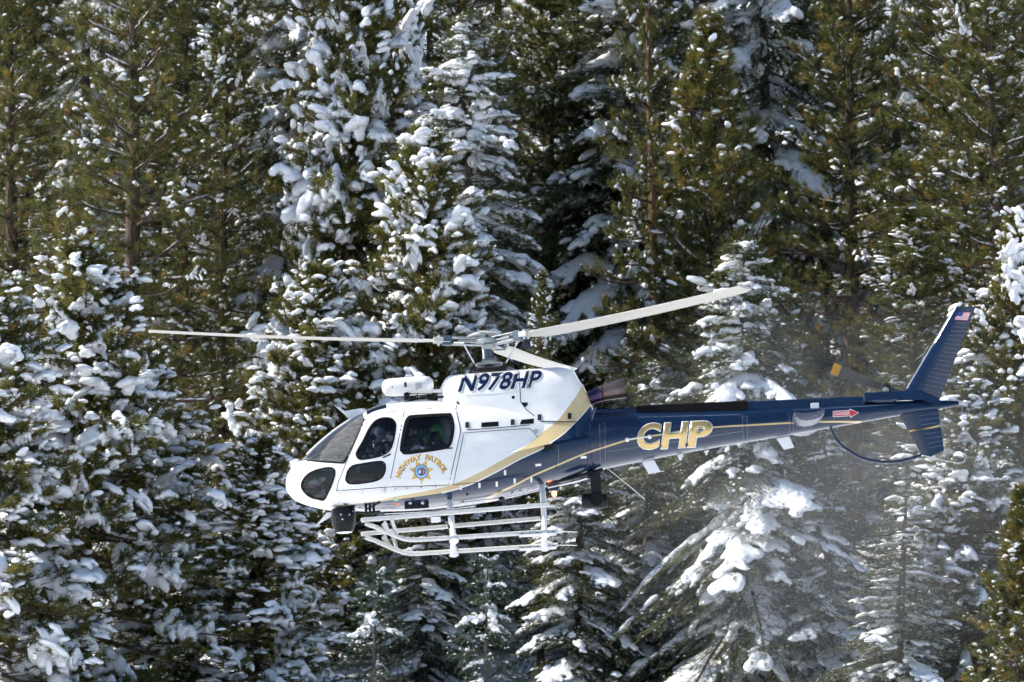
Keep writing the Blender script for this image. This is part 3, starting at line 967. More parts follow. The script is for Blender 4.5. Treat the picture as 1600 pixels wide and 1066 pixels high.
# ------------------------------------------------------------------ livery paint (white over gold over navy, with a gold pinstripe)
def side_curve(pix, surf=S_HULL):
    return [(p.x, p.z) for p in (HS(u, v, surf) for u, v in pix)]
GOLD_TOP = side_curve([(540, 789), (596, 781.5), (611, 777.5), (658, 769), (705, 757.5), (742, 742), (780, 721.5), (819, 699), (849, 674.5), (868, 661), (886, 644), (901, 622), (911, 602), (916, 585), (919, 570)])
GOLD_BOT = side_curve([(540, 790.5), (596, 783.5), (649, 776.5), (696, 769), (730, 759), (767, 742), (814, 717), (849, 700.5), (864, 691), (877, 682), (899, 661), (924, 635), (940, 615), (955, 590)])
PIN = side_curve([(758, 784), (806, 757.5), (832, 744), (870, 727.5), (917, 708), (954, 696), (977, 689), (994, 685), (1035, 679), (1076, 672), (1114, 668), (1180, 664), (1236, 661), (1292, 659.3), (1346, 660)])

def livery():
    m, n, l, p = new_mat('helicopter_livery')
    tc = n.new('ShaderNodeTexCoord'); sp = n.new('ShaderNodeSeparateXYZ')
    l.new(tc.outputs['Object'], sp.inputs[0])
    XA, XB, ZA, ZB = -4.0, 9.0, -2.0, 2.0
    def rng(sock, a, b):
        r = n.new('ShaderNodeMapRange'); r.inputs['From Min'].default_value = a; r.inputs['From Max'].default_value = b
        l.new(sock, r.inputs['Value']); return r.outputs['Result']
    xn, zn = rng(sp.outputs['X'], XA, XB), rng(sp.outputs['Z'], ZA, ZB)
    def fc(pts):
        f = n.new('ShaderNodeFloatCurve'); c = f.mapping.curves[0]
        q = [((x - XA) / (XB - XA), (z - ZA) / (ZB - ZA)) for x, z in sorted(pts)]
        c.points[0].location = q[0]; c.points[1].location = q[-1]
        for a in q[1:-1]: c.points.new(*a)
        f.mapping.extend = 'HORIZONTAL'; f.mapping.update()
        l.new(xn, f.inputs['Value']); return f.outputs[0]
    def math_(op, a, b):
        k = n.new('ShaderNodeMath'); k.operation = op
        for i, s in enumerate((a, b)):
            if isinstance(s, float): k.inputs[i].default_value = s
            else: l.new(s, k.inputs[i])
        return k.outputs[0]
    gt, gb, pn = fc(GOLD_TOP), fc(GOLD_BOT), fc(PIN)
    below_top = math_('LESS_THAN', zn, gt)
    below_bot = math_('LESS_THAN', zn, gb)
    line = math_('LESS_THAN', math_('ABSOLUTE', math_('SUBTRACT', zn, gb), 0.0), .0022)
    pin = math_('LESS_THAN', math_('ABSOLUTE', math_('SUBTRACT', zn, pn), 0.0), .0034)
    xs, xe = (PIN[0][0] - XA) / (XB - XA), (PIN[-1][0] - XA) / (XB - XA)
    pin = math_('MULTIPLY', pin, math_('MULTIPLY', math_('GREATER_THAN', xn, xs), math_('LESS_THAN', xn, xe)))
    started = math_('GREATER_THAN', xn, (GOLD_TOP[0][0] - XA) / (XB - XA))
    below_top = math_('MULTIPLY', below_top, started); below_bot = math_('MULTIPLY', below_bot, started)
    line = math_('MULTIPLY', line, math_('GREATER_THAN', xn, (HP(690, 760).x - XA) / (XB - XA)))
    nz = n.new('ShaderNodeTexNoise'); nz.inputs['Scale'].default_value = 2.2; nz.inputs['Detail'].default_value = 6
    l.new(tc.outputs['Object'], nz.inputs['Vector'])
    def mix(f, a, b):
        k = n.new('ShaderNodeMix'); k.data_type = 'RGBA'
        l.new(f, k.inputs['Factor'])
        for s, nm in ((a, 'A'), (b, 'B')):
            if isinstance(s, tuple): k.inputs[nm].default_value = (*s, 1)
            else: l.new(s, k.inputs[nm])
        return k.outputs['Result']
    white = mix(nz.outputs['Fac'], (.74, .75, .75), (.80, .80, .79))
    gold = mix(nz.outputs['Fac'], (.48, .38, .20), (.60, .48, .27))
    navy = mix(nz.outputs['Fac'], (.002, .0135, .044), (.003, .018, .056))
    # faint streaks of road salt and soot running aft
    mp = n.new('ShaderNodeMapping'); mp.inputs['Scale'].default_value = (.8, 3.0, 7.0); l.new(tc.outputs['Object'], mp.inputs[0])
    n2 = n.new('ShaderNodeTexNoise'); n2.inputs['Scale'].default_value = 2.0; n2.inputs['Detail'].default_value = 8; n2.inputs['Roughness'].default_value = .7; l.new(mp.outputs[0], n2.inputs['Vector'])
    dirt = n.new('ShaderNodeMapRange'); dirt.inputs['From Min'].default_value = .52; dirt.inputs['From Max'].default_value = .75; dirt.inputs['To Max'].default_value = .30; l.new(n2.outputs['Fac'], dirt.inputs['Value'])
    white = mix(dirt.outputs['Result'], white, (.50, .50, .48))
    c = mix(below_top, white, gold); c = mix(below_bot, c, navy); c = mix(pin, c, (.55, .42, .20)); c = mix(line, c, (.75, .76, .78))
    l.new(c, p.inputs['Base Color'])
    r = n.new('ShaderNodeMapRange'); r.inputs['To Min'].default_value = .22; r.inputs['To Max'].default_value = .36
    l.new(nz.outputs['Fac'], r.inputs['Value']); l.new(r.outputs['Result'], p.inputs['Roughness'])
    p.inputs['Coat Weight'].default_value = .75; p.inputs['Coat Roughness'].default_value = .05; p.inputs['Specular IOR Level'].default_value = .25
    b = n.new('ShaderNodeBump'); b.inputs['Strength'].default_value = .06; b.inputs['Distance'].default_value = .02
    l.new(nz.outputs['Fac'], b.inputs['Height']); l.new(b.outputs['Normal'], p.inputs['Normal'])
    return m
M_LIVERY = livery()

# ------------------------------------------------------------------ openings in the cabin, in photo pixels on the near side
def z1(pts): return [(430 + a / 5.33, 560 + b / 5.33) for a, b in pts]
W_FRONT = z1([(675, 800), (690, 760), (730, 690), (780, 590), (830, 525), (890, 498), (960, 500), (997, 532), (1003, 580), (985, 680), (965, 745), (930, 785), (870, 815), (760, 838), (700, 838)])
W_LOW = z1([(590, 990), (610, 930), (650, 895), (720, 880), (860, 860), (905, 870), (918, 910), (908, 960), (880, 1000), (820, 1025), (700, 1043), (620, 1043), (592, 1020)])
W_REAR = z1([(1053, 740), (1085, 560), (1110, 500), (1160, 485), (1420, 470), (1460, 480), (1480, 570), (1465, 680), (1440, 730), (1380, 750), (1110, 787), (1065, 775)])
W_CHIN = [(471, 757), (478, 744), (492, 735.5), (512, 731), (521, 733), (523, 740), (519, 755), (512, 771), (506, 781), (497, 780), (484, 776), (474, 767)]
D_FRONT = [(526, 767), (528, 755), (543, 718), (570, 657), (578, 651), (604, 644.5), (632, 641), (630, 652), (607.5, 761), (565, 764.5)]
D_REAR = [(632, 641), (670, 639), (712, 638.5), (719, 668), (719, 678), (701, 758), (655, 760), (607.5, 761)]

def smooth_poly(pts, per=8):
    P = np.array(pts, float); n = len(P); out = []
    for i in range(n):
        a, b, c, d = P[i - 1], P[i], P[(i + 1) % n], P[(i + 2) % n]
        for k in range(per):
            t = k / per
            out.append(.5 * (2 * b + (c - a) * t + (2 * a - 5 * b + 4 * c - d) * t * t + (3 * b - a - 3 * c + d) * t ** 3))
    return np.array(out)
def fine_poly(pts, per=8):
    P = np.array(pts, float); n = len(P)
    return np.array([P[i] + (P[(i + 1) % n] - P[i]) * k / per for i in range(n) for k in range(per)])
def to_xz(pix):
    pix = np.array(pix, float)
    return HSv(pix[:, 0], pix[:, 1], S_HULL)[:, [0, 2]]
def inside(P, x, z):
    r = np.zeros(np.shape(x), bool)
    for i in range(len(P)):
        (x0, z0), (x1, z1_) = P[i - 1], P[i]
        if z0 == z1_: continue
        c = ((z0 > z) != (z1_ > z)) & (x < (x1 - x0) * (z - z0) / (z1_ - z0) + x0)
        r ^= c
    return r
OPEN = {'front': to_xz(smooth_poly(W_FRONT)), 'low': to_xz(smooth_poly(W_LOW)), 'rear': to_xz(smooth_poly(W_REAR)), 'chin': to_xz(smooth_poly(W_CHIN))}
# windshield: everything ahead of the door post and above the nose line
ws = [HS(u, v, S_HULL) for u, v in fine_poly([(537, 723.5), (505, 721.5), (474, 719)], 6)[:12]]
post = [HS(u, v, S_HULL) for u, v in [(537, 723.5), (545, 710), (553, 694), (561, 676), (568, 660), (569.5, 655)]]
WS = np.array([(p.x, p.z) for p in ws] + [(X_NOSE - .3, ws[-1].z + .05), (X_NOSE - .3, 2.5), (HP(572, 640).x, 2.5), (HP(566, 645).x, HP(566, 645).z)] + [(p.x, p.z) for p in post[::-1]])
OPEN['windshield'] = WS
DOOR = {'front_door': to_xz(fine_poly(D_FRONT)), 'rear_door': to_xz(fine_poly(D_REAR))}

# ------------------------------------------------------------------ cabin shell grid, cut into fuselage, doors and panes
NA = 260
xs = np.concatenate([X_NOSE + .10 * (1 - np.cos(np.linspace(.03, math.pi / 2, 12))), np.arange(X_NOSE + .115, X_SPLIT, .0185), [X_SPLIT]])
G = hull_ring(xs, NA)
for nm, P in OPEN.items():         # draw nearby grid points onto the outline so that openings have clean edges
    Q = P if nm == 'windshield' else P
    gx_, gy_, gz_ = G[..., 0], G[..., 1], G[..., 2]
    box = (gx_ > P[:, 0].min() - .05) & (gx_ < P[:, 0].max() + .05) & (gz_ > P[:, 1].min() - .05) & (gz_ < P[:, 1].max() + .05)
    idx = np.argwhere(box)
    pt = np.stack([gx_[box], gz_[box]], -1)
    A = Q; B = np.roll(Q, -1, axis=0)
    best = np.full(len(pt), 9.0); bp = pt.copy()
    for a, b in zip(A, B):
        ab = b - a; L2 = ab @ ab
        if L2 < 1e-12: continue
        t = np.clip(((pt - a) @ ab) / L2, 0, 1); c = a + t[:, None] * ab
        dd = np.linalg.norm(pt - c, axis=1); s = dd < best
        best[s] = dd[s]; bp[s] = c[s]
    mv = best < .0105
    for (i, j), q in zip(idx[mv], bp[mv]):
        sg = 1 if G[i, j, 1] >= 0 else -1
        G[i, j] = (q[0], sg * float(S_HULL(q[0], q[1])), q[1])
ni = len(xs)
vid = np.arange(ni * NA).reshape(ni, NA)
j2 = (np.arange(NA) + 1) % NA
quads = np.stack([vid[:-1, :], vid[:-1][:, j2], vid[1:][:, j2], vid[1:, :]], -1).reshape(-1, 4)
GV = G.reshape(-1, 3)
cen = GV[quads].mean(1)
owner = np.full(len(quads), 'hull', dtype='<U16')
for nm, P in DOOR.items():
    owner[inside(P, cen[:, 0], cen[:, 2])] = nm
owner[inside(WS, cen[:, 0], cen[:, 2])] = 'windshield'
for nm in ('front', 'low', 'rear', 'chin'):
    owner[inside(OPEN[nm], cen[:, 0], cen[:, 2])] = 'pane_' + nm
sk = (cen[:, 0] > HP(573, 640).x) & (cen[:, 0] < HP(604, 640).x) & (cen[:, 2] > Z_TOP(cen[:, 0]) - .17) & (np.abs(cen[:, 1]) > .10) & (np.abs(cen[:, 1]) < .56)
owner[sk] = 'skylight'

def submesh(name, mask, offset=0.0, flip=False, smooth=True):
    q = quads[mask]
    used, inv = np.unique(q.ravel(), return_inverse=True)
    V = GV[used].copy()
    if offset:
        x = V[:, 0]
        c = np.stack([x, 0 * x, Z_MID(x)], -1)
        d = V - c; d[:, 0] = 0
        d /= np.linalg.norm(d, axis=1, keepdims=True) + 1e-9
        front = np.clip(1 - (x - X_NOSE) / .5, 0, 1)
        d[:, 0] -= front; d /= np.linalg.norm(d, axis=1, keepdims=True)
        V += d * offset
    f = inv.reshape(-1, 4)
    if flip: f = f[:, ::-1]
    return mesh_np(name, V, f, smooth)

near = cen[:, 1] < 0
hull_mask = owner == 'hull'
fus_mesh = submesh('fuselage', hull_mask)
# close the nose tip
fuselage = obj('fuselage', fus_mesh, M_LIVERY, heli)
tipm = MB(); ring0 = [tuple(p) for p in G[0]]
tipm.add(ring0 + [(X_NOSE - .002, 0, float(Z_MID(X_NOSE)))], [[k, (k + 1) % NA, NA] for k in range(NA)])
tipm.build('nose_cap', M_LIVERY, heli, smooth=True)
wall = np.isin(owner, ['hull', 'front_door', 'rear_door']) & (cen[:, 0] > X_NOSE + .25) & (cen[:, 0] < HP(760, 700).x)
obj('cabin_lining', submesh('cabin_lining', wall, -.03, True), M_GREY, heli)

def ribbon(name, pts, width, surf, mat, parent, lift=.003, closed=False, thick=.003):
    """flat strip following an outline on the near side of a surface"""
    P = np.array(pts, float); n = len(P)
    nxt = np.roll(P, -1, 0) if closed else np.vstack([P[1:], P[-1:] * 2 - P[-2:-1]])
    prv = np.roll(P, 1, 0) if closed else np.vstack([P[:1] * 2 - P[1:2], P[:-1]])
    d = nxt - prv; d /= np.linalg.norm(d, axis=1, keepdims=True) + 1e-9
    nr = np.stack([-d[:, 1], d[:, 0]], -1) * width / 2
    V = []
    for dy in (-lift, .004):
        for q in (P + nr, P - nr):
            V += [tuple(r) for r in np.stack([q[:, 0], -surf(q[:, 0], q[:, 1]) + dy, q[:, 1]], -1)]
    F = []
    for k in range(n if closed else n - 1):
        m = (k + 1) % n
        F += [[k, m, n + m, n + k], [k, 2 * n + k, 2 * n + m, m], [n + k, n + m, 3 * n + m, 3 * n + k]]
    o = MB(); o.v = V; o.f = F
    return o.build(name, mat, parent)

doors = {}
for nm in ('front_door', 'rear_door'):
    o = obj(nm, submesh(nm, (owner == nm) & near, .004), M_LIVERY, heli)
    doors[nm] = o
    obj(nm, submesh(nm, (owner == nm) & ~near, .004), M_LIVERY, heli)
def pane(own, parent, mat=M_GLASS, seal=.0, name='window_pane'):
    o = obj(name, submesh(name, (owner == own) & near, -.006), mat, parent)
    if own[5:] in OPEN and seal:
        P = OPEN[own[5:]]
        ribbon('window_seal', P, seal, S_HULL, M_RUBBER, parent, .007, True)
    m = (owner == own) & ~near
    if m.any(): obj(name, submesh(name, m, -.006), mat, parent)
    return o
pane('pane_front', doors['front_door'], seal=.024)
pane('pane_low', doors['front_door'], seal=.022)
pane('pane_rear', doors['rear_door'], seal=.055)
pane('pane_chin', fuselage, seal=.024, name='nose_window')
obj('windshield', submesh('windshield', owner == 'windshield', -.006), M_WSHIELD, heli)
obj('skylight', submesh('skylight', owner == 'skylight', -.004), M_GLASS, heli)
# frames of the windshield: lower rim, door posts, centre post
lo = WS[:len(ws)]
ribbon('windshield_rim', lo, .030, S_HULL, M_RUBBER, heli, .004)
ribbon('windshield_rim', np.array([(p.x, p.z) for p in post]), .040, S_HULL, M_RUBBER, heli, .004)
cp = []
for x in np.linspace(ws[-1].x - .0, HP(568, 645).x, 14):
    cp.append((x, 0, float(Z_TOP(x)) + .004))
MB().tube(cp, .022, 8).build('windshield_post', M_WHITE, heli, smooth=True)
# gaps around the doors
for P in DOOR.values():
    ribbon('door_gap', P, .011, S_HULL, M_SEAM, heli, .0055, True)
def seam(pix, w=.010, surf=S_HULL, mat=M_SEAM, name='panel_gap', parent=heli, n=10, lift=.0035):
    pp = []
    for a, b in zip(pix[:-1], pix[1:]):
        for k in range(n): pp.append((a[0] + (b[0] - a[0]) * k / n, a[1] + (b[1] - a[1]) * k / n))
    pp.append(pix[-1])
    pp = np.array(pp, float)
    return ribbon(name, HSv(pp[:, 0], pp[:, 1], surf)[:, [0, 2]], w, surf, mat, parent, lift)
seam([(724.5, 679), (708, 758)])
seam([(723, 677), (770, 673), (828, 669.5), (836, 678), (845, 690)])
seam([(712, 638.5), (714, 633)])
seam([(708, 758), (760, 752), (800, 740)], .007)
seam([(870, 694), (869, 735)], .007); seam([(917, 700), (920, 741)], .007); seam([(868, 732), (918, 725)], .007)

# ------------------------------------------------------------------ engine cowling
CT = [(684, 616, .20), (688, 606, .34), (693, 595, .42), (699, 588, .47), (706, 585, .50), (750, 581.5, .56), (800, 578, .58), (850, 574, .57), (880, 571.8, .53), (893, 572, .48), (898, 580, .44),
      (904, 592, .41), (912, 603, .37), (919, 618, .33), (925, 634, .28), (930, 648, .22)]
_ct, _cw = [], []
for u, v, w in CT:
    p = HP(u, v, -.35 * w); _ct.append((p.x, p.z)); _cw.append((p.x, w))
C_TOP, C_W = curve(_ct), curve(_cw)
CX0, CX1 = _ct[0][0], _ct[-1][0]
def c_bot(x): return Z_MID(x) + .12
def S_COWL(x, z):
    zb, zt = c_bot(x), C_TOP(x)
    r = np.clip((z - zb) / np.maximum(zt - zb, 1e-3), 0, 1)
    flare = 1 + .55 * np.clip(1 - r / .62, 0, 1) ** 2
    return C_W(x) * flare * (1 - r ** 6.5) ** (1 / 3.2)
cx = np.concatenate([np.linspace(CX0, CX0 + .3, 24), np.linspace(CX0 + .31, CX1 - .4, 80), np.linspace(CX1 - .39, CX1, 36)])
rr = np.concatenate([np.linspace(0, .85, 26), 1 - .15 * np.cos(np.linspace(.05, math.pi / 2, 16)) ** 1])
CV = []
for x in cx:
    zb, zt = float(c_bot(x)), float(C_TOP(x))
    z = zb + rr * (zt - zb)
    y = S_COWL(np.full_like(z, x), z)
    CV.append(np.concatenate([np.stack([np.full_like(z, x), -y, z], -1), np.stack([np.full_like(z, x), y, z], -1)[::-1]]))
CV = np.array(CV); nr_ = CV.shape[1]
cid = np.arange(CV.shape[0] * nr_).reshape(CV.shape[0], nr_)
cf = np.stack([cid[:-1, :-1], cid[1:, :-1], cid[1:, 1:], cid[:-1, 1:]], -1).reshape(-1, 4)
cow = mesh_np('engine_cowling', CV.reshape(-1, 3), cf, True)
bm = bmesh.new(); bm.from_mesh(cow)
bmesh.ops.remove_doubles(bm, verts=bm.verts, dist=1e-4)
bmesh.ops.holes_fill(bm, edges=[e for e in bm.edges if len(e.link_faces) == 1], sides=200)
bmesh.ops.recalc_face_normals(bm, faces=bm.faces); bm.to_mesh(cow); bm.free()
cow.polygons.foreach_set('use_smooth', np.ones(len(cow.polygons), dtype=bool)); cow.set_sharp_from_angle(angle=R(40))
cowling = obj('engine_cowling', cow, M_LIVERY, heli)
def S_BODY(x, z):
    ok = (x > CX0) & (x < CX1) & (z < C_TOP(x))
    return np.maximum(S_HULL(x, z), np.where(ok, S_COWL(x, z), 0))
seam([(810.5, 574.5), (812, 600), (813.5, 628), (822, 640), (835, 650)], .012, S_BODY, parent=cowling)
seam([(727, 618), (770, 616), (810, 612)], .005, S_BODY, mat=M_LETTERGREY, parent=cowling)
seam([(729, 672), (780, 668.5), (828, 664)], .012, S_BODY, parent=cowling)
seam([(846, 658.5), (901, 659.5)], .014, S_BODY, parent=cowling, name='latch_rod', lift=.02)
def patch(name, pix, surf, mat, parent, lift=.004, per=3):
    """thin flat piece lying on the near side of a surface"""
    pp = fine_poly(pix, per)
    vs = HSv(pp[:, 0], pp[:, 1], surf) - np.array([0, lift, 0])
    m = MB(); m.prism(vs, (0, 0, 0), (0, .006, 0))
    return m.build(name, mat, parent)
def rect(u0, v0, u1, v1, sl=-.07):
    return [(u0, v0 - sl * 0), (u1, v0 + sl * (u1 - u0)), (u1, v1 + sl * (u1 - u0)), (u0, v1)]
def circ(u, v, r, n=16, ry=None): return [(u + r * math.cos(2 * math.pi * k / n), v + (ry or r) * math.sin(2 * math.pi * k / n)) for k in range(n)]
patch('vent_opening', rect(752, 660.5, 779, 668), S_BODY, M_BLACK, cowling)
patch('vent_opening', [(815, 656), (834, 654), (834, 662), (812, 663.5)], S_BODY, M_BLACK, cowling)
patch('drain_hole', circ(802, 621, 2.6), S_BODY, M_BLACK, cowling, per=1)
patch('drain_hole', [(815, 629), (825, 629), (824, 634), (820, 636.5), (817, 633)], S_BODY, M_BLACK, cowling)
patch('access_cap', circ(837.5, 674, 4), S_BODY, M_LETTERGREY, fuselage, per=1)
patch('air_scoop', [(850, 696), (865, 694), (865, 703), (851, 705)], S_BODY, M_BLACK, fuselage)
for u, v in [(730, 664), (801, 659.5), (843, 652), (890, 650)]:
    patch('latch', rect(u - 3, v - 4, u + 3, v + 5), S_BODY, M_GREY, cowling, .012)
# silver drip hinges under the doors and along the belly line
for u, v in [(531.6, 770), (566, 769), (602, 767), (720, 762), (749, 759), (776, 757), (789, 739), (804, 752), (830, 750)]:
    patch('hinge', [(u - 1.8, v - 4), (u + 1.8, v - 4.3), (u + 1.8, v + 3.5), (u - 1.2, v + 4)], S_HULL, M_SILVER, fuselage, .010)
for u, v in [(618, 764), (637, 763), (658, 761.5), (681, 760.5)]:
    patch('fastener', circ(u, v, 1.0, 8), S_HULL, M_GREY, fuselage, per=1)
for u, v in [(841, 727), (912, 715), (906, 681.5)]:
    patch('placard', rect(u - 4.5, v - 1.7, u + 4.5, v + 1.9), S_HULL, M_WHITE, fuselage)
patch('door_handle', [(598, 714.5), (610, 709), (611, 711), (599, 716.5)], S_HULL, M_BLACK, doors['front_door'], .02)
patch('door_handle', [(695.5, 700), (707, 699.3), (707, 701.5), (695.5, 702)], S_HULL, M_BLACK, doors['rear_door'], .02)

# ------------------------------------------------------------------ tail boom and empennage
bx = np.linspace(X_SPLIT, X_END, 150)
BG = hull_ring(bx, 56)
bid = np.arange(150 * 56).reshape(150, 56); bj = (np.arange(56) + 1) % 56
bf = np.stack([bid[:-1, :], bid[:-1][:, bj], bid[1:][:, bj], bid[1:, :]], -1).reshape(-1, 4)
boom_mesh = mesh_np('tail_boom', BG.reshape(-1, 3), bf, True)
bm = bmesh.new(); bm.from_mesh(boom_mesh)
bmesh.ops.holes_fill(bm, edges=[e for e in bm.edges if len(e.link_faces) == 1], sides=100); bm.to_mesh(boom_mesh); bm.free()
tail_boom = obj('tail_boom', boom_mesh, M_LIVERY, heli)
for u, a, b in [(941, 660, 731), (1163, 650, 688), (1236, 647, 676)]:
    seam([(u, a), (u + 1, b)], .007, parent=tail_boom, lift=.003)

def cover(name, pix_top, hw, mat, drop=.16):
    """flat-sided fairing on top of the boom"""
    V, F = [], []
    for u, v in pix_top:
        p = HP(u, v, -hw * .6)
        zb = p.z - drop
        for y, z in ((-hw * 1.15, zb), (-hw, p.z - .02), (-hw * .8, p.z), (hw * .8, p.z), (hw, p.z - .02), (hw * 1.15, zb)):
            V.append((p.x, y, z))
    n = len(pix_top)
    for i in range(n - 1):
        for k in range(6):
            F.append([i * 6 + k, i * 6 + (k + 1) % 6, (i + 1) * 6 + (k + 1) % 6, (i + 1) * 6 + k])
    F += [list(range(6))[::-1], [(n - 1) * 6 + k for k in range(6)]]
    return MB().add(V, F).build(name, mat, heli)
cover('driveshaft_cover', [(922, 642), (930, 638.5), (945, 638.5), (960, 639), (994, 636)], .12, M_NAVY)
cover('driveshaft_cover', [(994.5, 634.8), (1030, 632.2), (1080, 630.2), (1130, 628.2), (1167.5, 626.3)], .135, mat_plain('black_blanket', (.006, .0055, .007), rough=.75, bump=.5, scale=9, spec=.12), .17)
cover('driveshaft_cover', [(1168, 627.7), (1349, 619.8)], .11, M_NAVY, .17)
cover('gearbox_fairing', [(1350, 614), (1380, 612.5), (1416, 610.5), (1440, 611), (1468, 623)], .10, M_NAVY, .15)
MB().tube([HP(1358, 627.5, -.15), HP(1372, 626, -.19), HP(1395, 624.5, -.19), HP(1402, 624, -.15)], [.01, .035, .045, .02], 10).build('gearbox_blister', M_NAVY, heli, smooth=True)

def blade_panel(name, pix, y, th, mat, parent=heli):
    """thick tapering fin from its side outline: leading edge first two points, then trailing edge"""
    le0, le1, te1, te0 = [HP(u, v, y) for u, v in pix]
    rows = 10
    prof = [(0, 0), (.03, .5), (.12, .85), (.3, 1), (.55, .8), (.8, .4), (1, .05)]
    V, F = [], []
    for i in range(rows + 1):
        t = i / rows
        a, b = le0.lerp(le1, t), te0.lerp(te1, t)
        tt = th * (1 - .35 * t)
        ring = [(a.lerp(b, c), s * tt / 2) for c, s in prof] + [(a.lerp(b, c), -s * tt / 2) for c, s in prof[::-1][:-1]]
        V += [(p.x, y + dy, p.z) for p, dy in ring]
    k = len(V) // (rows + 1)
    for i in range(rows):
        for j in range(k):
            F.append([i * k + j, i * k + (j + 1) % k, (i + 1) * k + (j + 1) % k, (i + 1) * k + j])
    F += [list(range(k))[::-1], [rows * k + j for j in range(k)]]
    o = MB().add(V, F).build(name, mat, parent, smooth=True)
    def at(c, t):
        p = le0.lerp(le1, t).lerp(te0.lerp(te1, t), c)
        s = np.interp(c, [q[0] for q in prof], [q[1] for q in prof])
        return Vector((p.x, y - s * th * (1 - .35 * t) / 2, p.z))
    return o, at
FIN_PIX = [(1415, 610), (1492, 480), (1525, 479), (1468, 624)]
fin, fin_at = blade_panel('vertical_fin', FIN_PIX, 0, .14, M_NAVY)
VEN_PIX = [(1405, 648), (1440, 711), (1475, 704), (1466, 639)]
ven, ven_at = blade_panel('ventral_fin', VEN_PIX, 0, .11, M_NAVY)
MB().prism([HP(1440, 711), HP(1454, 714), HP(1475, 704)], (0, -.03, 0), (0, .03, 0)).build('fin_tip', M_NAVY, heli)
M_RIB = mat_plain('fin_rib_edge', (.10, .13, .20), rough=.35, metal=.4)
for k in range(18):
    t = .07 + .80 * k / 17
    pts = [fin_at(c, min(t + (1 - c) * -.02, 1)) for c in (.42, .6, .8, .99)]
    MB().tube([p + Vector((0, -.002, 0)) for p in pts], .0055, 5).build('rib', M_RIB, fin)
for k in range(8):
    t = .1 + .78 * k / 7
    pts = [ven_at(c, t) for c in (.42, .6, .8, .99)]
    MB().tube([p + Vector((0, -.002, 0)) for p in pts], .0055, 5).build('rib', M_RIB, ven)
a, b = fin_at(.01, .02), fin_at(.01, .99)
MB().tube([a, b], .014, 8).build('leading_edge_strip', M_SILVER, fin, smooth=True)
MB().tube([HP(1495, 480), HP(1494.5, 474)], .012, 8).build('tail_lamp', M_WHITE, fin)
cs = (.02, .12, .3, .5, .75, .99)
MB().prism([ven_at(c, .40 - .02 * (c > .9)) + Vector((0, -.014, 0)) for c in cs] + [ven_at(c, .44 - .02 * (c > .9)) + Vector((0, -.014, 0)) for c in cs[::-1]], (0, 0, 0), (0, .01, 0)).build('gold_stripe', M_GOLDP, ven)
# flag on the fin: stripes and canton as separate flat pieces
def fin_quad(name, c0, c1, t0, t1, mat, lift):
    q = [fin_at(c0, t0), fin_at(c1, t0), fin_at(c1, t1), fin_at(c0, t1)]
    MB().prism([p + Vector((0, -lift, 0)) for p in q], (0, 0, 0), (0, .004, 0)).build(name, mat, fin)
ft0, ft1 = .845, .935
for k in range(13):
    a, b = ft0 + (ft1 - ft0) * k / 13, ft0 + (ft1 - ft0) * (k + 1) / 13
    fin_quad('flag_stripe', .30, .86, a, b, M_RED if k % 2 == 0 else M_WHITE, .009)
fin_quad('flag_canton', .30, .54, ft0 + (ft1 - ft0) * 6 / 13, ft1, M_FLAGBLUE, .013)

gp = [(1298, 668), (1301, 677), (1306, 686), (1318, 699), (1333, 709), (1346, 715.5), (1360, 719.5), (1378, 722), (1396, 722), (1410, 720.5), (1425, 716), (1440, 712)]
MB().tube([HP(u, v) for u, v in gp], .023, 10).build('tail_guard', M_NAVY, heli, smooth=True)
MB().tube([HP(1454, 714), HP(1478, 720), HP(1498, 724), HP(1506, 722), HP(1508, 716)], .008, 6).build('tail_skid_rod', M_SILVER, heli)
MB().tube([HP(1508, 717), HP(1507, 680), HP(1503, 634)], .0035, 5).build('aerial_wire', M_LETTERGREY, heli)

# horizontal stabiliser, seen end-on: upside-down aerofoil through the boom
st = [(1241, 643), (1247, 645), (1258, 645.5), (1275, 643.5), (1289, 639), (1288, 645), (1283, 651), (1273, 655.5), (1259, 657.5), (1249, 656), (1243, 651)]
y0 = -1.12
MB().prism([HP(u, v, y0) for u, v in st], (0, 0, 0), (0, 2.24, 0)).build('horizontal_stabilizer', mat_plain('stabilizer_grey', (.085, .10, .14), rough=.28, metal=.2), heli, smooth=True, bevel=.008)
MB().box(HP(1273, 634, -.25), (.13, .05, .085)).build('boom_light', M_WHITE, heli, bevel=.01)

# tail rotor on the far side
M_TRB = mat_plain('tail_blade_paint', (.10, .09, .075), rough=.5); M_TRT = mat_plain('tail_blade_tip', (.52, .27, .03), rough=.5)
th = HP(1384, 607.5, .42)
tail_rotor = MB().lathe([(.02, -.18), (.07, -.16), (.09, 0), (.07, .05), (.02, .07)], th, (0, 1, 0), 16).build('tail_rotor_hub', M_GREY, heli, smooth=True)
MB().tube([HP(1384, 612, .0), th], .05, 10).build('tail_rotor_shaft', M_STEEL, heli)
for sg in (1, -1):
    tp = HP(1310, 579, .42); d = (tp - th) * sg
    d = d.normalized() * .90; nrm = Vector((d.z, 0, -d.x)).normalized()
    def quad(a, b, w0, w1, nm, mt):
        p, q = th + d * a, th + d * b
        MB().prism([p + nrm * w0, q + nrm * w1, q - nrm * w1, p - nrm * w0], (0, -.012, 0), (0, .012, 0)).build(nm, mt, heli, bevel=.004)
    quad(.08, .86, .05, .092, 'tail_rotor_blade', M_TRB)
    quad(.862, 1.0, .092, .092, 'tail_rotor_tip', M_TRT)

